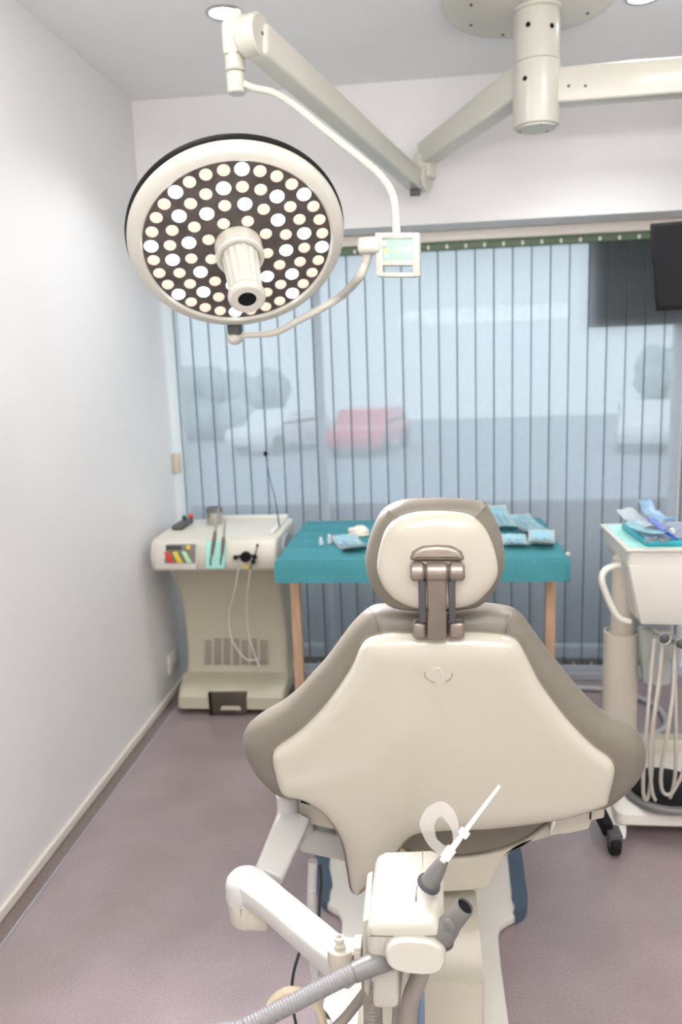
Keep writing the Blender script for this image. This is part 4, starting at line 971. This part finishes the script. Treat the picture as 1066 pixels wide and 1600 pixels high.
# holder body
YHo = .985
b = NB(); prism(b, [at(px, py, YHo) for px, py in [(572, 1450), (590, 1443), (670, 1441), (688, 1446), (693, 1458), (692, 1505), (650, 1512), (604, 1510), (573, 1500)]], (.004, .150, .016), .012, 4); hbd = obj('holder_body', b, 'holder', aa)
b = NB(); prism(b, [at(px, py, YHo + .03) for px, py in [(566, 1440), (577, 1436), (580, 1480), (582, 1530), (576, 1562), (569, 1550), (567, 1490)]], (0, .10, .01), .004); obj('holder_side', b, 'holder', aa)
b = NB(); prism(b, [at(px, py, YHo - .0012) for px, py in [(576, 1462), (640, 1464), (690, 1462), (690, 1463.2), (640, 1465.2), (576, 1463.2)]], (0, .004, 0)); obj('body_joint', b, 'seam', hbd)
pa = at(655, 1443, YHo); b = NB(); tube(b, [pa + Vector((.004, .145, .017)), pa + Vector((.004, .09, .0105)), pa + Vector((-.004, .065, .008)), pa + Vector((-.004, .04, .005))], .0008, 6); obj('body_joint', b, 'seam', hbd)
b = NB(); box(b, pa + Vector((-.005, .045, .006)), (.003, .012, .003), .0008); obj('body_catch', b, 'seam', hbd)
# oval cylinder to the front
oc0 = at(649, 1497, .965); n_ = 40
b = NB(); wv, hv = 45 / FPX * 1.17, 24 / FPX * 1.17 * 1.05
rings = []
for (dy, s_q) in ((0, .88), (.003, .96), (.009, 1.0), (.05, 1.0), (.10, .98)):
    rings.append([b.verts.new((oc0.x + wv * s_q * math.copysign(abs(math.cos(a)) ** .75, math.cos(a)), oc0.y + dy, oc0.z + hv * s_q * math.copysign(abs(math.sin(a)) ** .75, math.sin(a)))) for a in [2 * PI * m / n_ for m in range(n_)]])
for a_, c_ in zip(rings, rings[1:]):
    for m in range(n_): b.faces.new((a_[m], a_[(m + 1) % n_], c_[(m + 1) % n_], c_[m]))
b.faces.new(rings[0][::-1]); b.faces.new(rings[-1])
bmesh.ops.rotate(b, cent=oc0, matrix=Matrix.Rotation(R(-12), 3, 'X') @ Matrix.Rotation(R(2), 3, 'Y'), verts=b.verts); obj('holder_drum', b, 'holder', aa, angle=40)
b = NB(); prism(b, [at(px, py, YHo + .01) for px, py in [(583, 1515), (622, 1515), (624, 1570), (618, 1577), (588, 1577), (583, 1572)]], (0, .03, 0), .005, 3); obj('holder_foot', b, 'holder', aa)

# suction handpieces held by the holder
t = thing('saliva_ejector', 'slim white saliva ejector tube rising from the holder over the chair back', 'suction tip', at(675, 1376, 1.04))
s0 = at(671, 1380, 1.035); s1 = at(693, 1344, 1.03); s2 = at(781, 1228, 1.06)
b = NB(); tube(b, [s0, s0.lerp(s1, .45), s1], [.014, .0125, .0075], 18); obj('grip', b, 'grey', t)
b = NB(); lathe(b, [(.0175, 0), (.018, .003), (.017, .006)], s0 - (s1 - s0).normalized() * .004, s1 - s0, 20); obj('seat_ring', b, 'darkgrey', t)
b = NB(); tube(b, [s1 - (s1 - s0) * .05, s1.lerp(s2, .25), s1.lerp(s2, .6), s2], [.0055, .0042, .0030, .0024], 14); obj('tube', b, 'tubewhite', t)
b = NB(); tube(b, [s1.lerp(s2, .33), s1.lerp(s2, .40)], .0078, 14); obj('collar', b, 'tubewhite', t)
t2 = thing('tongue_guard', 'clear plastic ring-shaped tongue guard clipped to the saliva ejector tube', 'guard', at(690, 1335, 1.03))
gp = [(699, 1340), (680, 1330), (664, 1310), (660, 1288), (672, 1272), (692, 1262), (706, 1278), (712, 1300), (706, 1318)]
b = NB(); go = catmull([at(px, py, 1.025) for px, py in [(656, 1284), (659, 1300), (668, 1318), (680, 1331), (692, 1338), (706, 1330), (716, 1304), (716, 1284), (707, 1263), (690, 1252), (668, 1262)]], 4, True)
gi = catmull([at(px, py, 1.022) for px, py in [(679, 1290), (680, 1300), (682, 1309), (687, 1315), (696, 1321), (704, 1323), (708, 1312), (706, 1298), (698, 1284), (690, 1276), (683, 1280)]], 4, True)
va = [b.verts.new(p) for p in go]; vb = [b.verts.new(p) for p in gi]
for i_ in range(len(va)): b.faces.new((va[i_], va[(i_ + 1) % len(va)], vb[(i_ + 1) % len(vb)], vb[i_]))
bmesh.ops.solidify(b, geom=b.faces[:], thickness=.0022); obj('ring', b, 'guard', t2)
b = NB(); rod(b, s1.lerp(s2, .02), s1.lerp(s2, .16), .0075, 14); obj('clip', b, 'tubewhite', t2)
t3 = thing('suction_nozzle', 'thick grey suction nozzle with open end and slide button, in the holder drum', 'suction tip', at(700, 1450, .99))
n0 = at(690, 1462, 1.0); n1 = at(727, 1416, .985)
b = NB(); tube(b, [n0, n0.lerp(n1, .3), n0.lerp(n1, .42), n0.lerp(n1, .75)], [.0185, .0165, .0145, .0135], 24); L_ax = (n1 - n0).normalized()
lathe(b, [(.0135, 0), (.0132, (n1 - n0).length * .3), (.0125, (n1 - n0).length * .3 + .001), (.0115, (n1 - n0).length * .3), (.0112, .004)], n0.lerp(n1, .72), L_ax, 28, cap1=False); obj('barrel', b, 'grey', t3)
b = NB(); rod(b, n0.lerp(n1, .93), n0.lerp(n1, .94), .0114, 24); obj('bore', b, 'black', t3)
b = NB(); lathe(b, [(.020, 0), (.021, .004), (.019, .008)], n0 - L_ax * .006, L_ax, 24); obj('seat_ring', b, 'darkgrey', t3)
bt = n0.lerp(n1, .55); nv = (EYE - bt).normalized(); nv = (nv - L_ax * nv.dot(L_ax)).normalized()
b = NB(); lathe(b, [(.0085, 0), (.0085, .003), (.006, .0042)], bt + nv * .0125, nv, 20); box(b, bt + nv * .0165, (.003, .002, .003)); sb_ = obj('slide_button', b, 'grey', t3)
b = NB(); beam(b, bt + nv * .0167 - L_ax * .013, bt + nv * .0167 + L_ax * .004, .0022, .001, bev=0, up=nv); obj('button_mark', b, 'seam', sb_)

# hoses of the chair side
def hose(label, pts, r, m, name='suction_hose', corr=0, pitch=.006, group=None, elbow=None, em=None, drop=True):
    P_ = [at(*q) for q in pts]
    if drop:
        e_ = P_[-1]; d_ = (P_[-1] - P_[-2]); d_.z = 0
        P_ += [Vector((e_.x + d_.x * .6, e_.y + d_.y * .6 + .02, e_.z * .55)), Vector((e_.x + d_.x + .01, e_.y + .05, .10)), Vector((e_.x + d_.x + .03, e_.y + .12, r + .002)), Vector((e_.x + d_.x + .05, e_.y + .30, r + .002))]
    if elbow:
        t = thing(name, label, 'hose', P_[0])
        b = NB(); tube(b, [at(*q) for q in elbow[0]], elbow[1], 20); obj('elbow_connector', b, em or m, t)
        b = NB(); tube(b, P_, r, 18, corr=corr, pitch=pitch); obj('hose', b, m, t)
    else:
        b = NB(); tube(b, P_, r, 16, corr=corr, pitch=pitch); tag(obj(name, b, m), label, 'hose', group)
hose('thick grey ribbed suction hose running from the holder down to the lower left', [(560, 1516, .975), (500, 1546, .95), (440, 1577, .925), (380, 1607, .90), (300, 1650, .88)], .0125, 'hose', corr=.10, pitch=.0046, elbow=([(606, 1488, 1.01), (603, 1500, .995), (585, 1506, .985), (553, 1520, .972)], [.0145, .0150, .0148, .0138]), em='greyhose2')
hose('smooth brown-grey hose curving down beneath the holder drum', [(662, 1505, 1.03), (654, 1530, 1.03), (641, 1565, 1.04), (637, 1620, 1.05), (637, 1680, 1.06)], .0135, 'hosebrown', name='suction_hose')
hose('dark ribbed hose hanging down behind the holder foot', [(578, 1520, 1.10), (582, 1555, 1.11), (583, 1600, 1.12), (584, 1680, 1.14)], .016, 'hosebrown', corr=.14, pitch=.008)
hose('pale ribbed hose hanging straight down behind the white arm', [(489, 1345, 1.42), (487, 1420, 1.42), (489, 1480, 1.42), (496, 1560, 1.42), (500, 1640, 1.42)], .0098, 'hoselilac2', corr=.12, pitch=.007)
hose('thin dark cable hanging beside the pale ribbed hose', [(500, 1350, 1.45), (502, 1380, 1.45), (499, 1420, 1.45), (497, 1500, 1.45)], .0035, 'cabledark', name='cable')
hose('thin dark green cable drooping under the white arm to the floor', [(469, 1485, 1.28), (460, 1515, 1.28), (456, 1545, 1.28), (458, 1575, 1.28), (464, 1610, 1.28)], .0030, 'cabledark', name='cable')
hose('looped cream hose under the grey suction hose', [(420, 1640, 1.14), (419, 1600, 1.14), (424, 1568, 1.14), (448, 1549, 1.14), (478, 1554, 1.15), (498, 1575, 1.16), (506, 1610, 1.17), (507, 1660, 1.18)], .0075, 'hosecream')
hose('olive hose slanting down behind the ribbed suction hose', [(575, 1545, 1.16), (560, 1565, 1.16), (540, 1590, 1.16), (520, 1612, 1.16), (500, 1650, 1.16)], .0085, 'hosebrown', name='drain_hose')
hose('slim brown hose beside the holder foot', [(628, 1500, 1.08), (622, 1540, 1.09), (618, 1600, 1.10), (617, 1680, 1.1)], .006, 'hosebrown', name='drain_hose')

# ================================================================= LIGHTS
def area(name, loc, size, e, col=(1, 1, 1), rot=(0, 0, 0), sy=None, spread=None):
    l = bpy.data.lights.new(name, 'AREA'); l.energy = e; l.color = col; l.size = size
    if sy: l.shape = 'RECTANGLE'; l.size_y = sy
    if spread: l.spread = spread
    o = bpy.data.objects.new(name, l); C.objects.link(o); o.location = loc; o.rotation_euler = rot; return o
def spotl(name, loc, to, e, ang, col=(1, 1, 1), rad=.04, blend=.5):
    l = bpy.data.lights.new(name, 'SPOT'); l.energy = e; l.color = col; l.spot_size = R(ang); l.spot_blend = blend; l.shadow_soft_size = rad
    o = bpy.data.objects.new(name, l); C.objects.link(o); o.location = loc
    o.rotation_euler = (Vector(to) - Vector(loc)).to_track_quat('-Z', 'Y').to_euler(); return o
for p in (d1, d2): spotl('downlight_lamp', (p.x, p.y, ZC - .02), (p.x, p.y, 0), 36, 125, (.92, .95, 1), .05, .8)
for (x, y, e_) in ((-.72, 1.75, 5), (.95, 1.75, 10), (-.65, -1.0, 9), (.75, -1.0, 8), (.1, .1, 5)):
    area('room_fill', (x, y, ZC - .02), .45, e_, (1, .965, .92))  # unseen area lights without fittings, added to brighten walls, floor and table
area('back_fill', (.45, YB + .05, 1.35), 2.6, 5, (1, .96, .91), (R(90), 0, 0), 2.2)  # added fill from behind the camera, no real opening there
area('ceiling_fill', (.5, -.6, 1.95), 2.6, 80, (1, .985, .99), (R(160), 0, 0), .5)  # added upward fill to brighten the ceiling, no real fitting
# the surgical lamp's own beam
lo = LC + LN * .21
spotl('surgical_beam', lo, lo + LN, 105, 105, (.93, .88, 1), .16, .8)
w = bpy.data.worlds.new('sky'); sc.world = w; w.use_nodes = True; nt = w.node_tree; nt.nodes.clear()
o = nt.nodes.new('ShaderNodeOutputWorld'); bg = nt.nodes.new('ShaderNodeBackground'); tc = nt.nodes.new('ShaderNodeTexCoord'); sp = nt.nodes.new('ShaderNodeSeparateXYZ'); rp = nt.nodes.new('ShaderNodeValToRGB')
rp.color_ramp.elements[0].position = .45; rp.color_ramp.elements[0].color = (.62, .67, .72, 1)
rp.color_ramp.elements[1].position = .62; rp.color_ramp.elements[1].color = (.88, .93, 1, 1)
mp = nt.nodes.new('ShaderNodeMapRange'); mp.inputs['From Min'].default_value = -1; mp.inputs['From Max'].default_value = 1
nt.links.new(tc.outputs['Generated'], sp.inputs[0]); nt.links.new(sp.outputs['Z'], mp.inputs['Value']); nt.links.new(mp.outputs[0], rp.inputs[0]); nt.links.new(rp.outputs[0], bg.inputs[0]); nt.links.new(bg.outputs[0], o.inputs[0])
bg.inputs[1].default_value = 2.1

# ================================================================= CAMERA
cd = bpy.data.cameras.new('camera'); cam = bpy.data.objects.new('camera', cd); C.objects.link(cam); sc.camera = cam
cd.sensor_fit = 'VERTICAL'; cd.sensor_height = 36; cd.sensor_width = 24; cd.lens = FPX / 1600 * 36
mw = Matrix((RT, UP, -FW)).transposed().to_4x4(); mw.translation = EYE; cam.matrix_world = mw
cd.clip_start = .02
cd.dof.use_dof = True; cd.dof.focus_distance = 1.32; cd.dof.aperture_fstop = 4.0
sc.view_settings.view_transform = 'Standard'; sc.view_settings.look = 'None'; sc.view_settings.exposure = .3
sc.cycles.use_denoising = True; sc.cycles.max_bounces = 10; sc.cycles.transparent_max_bounces = 12; sc.cycles.sample_clamp_indirect = 4
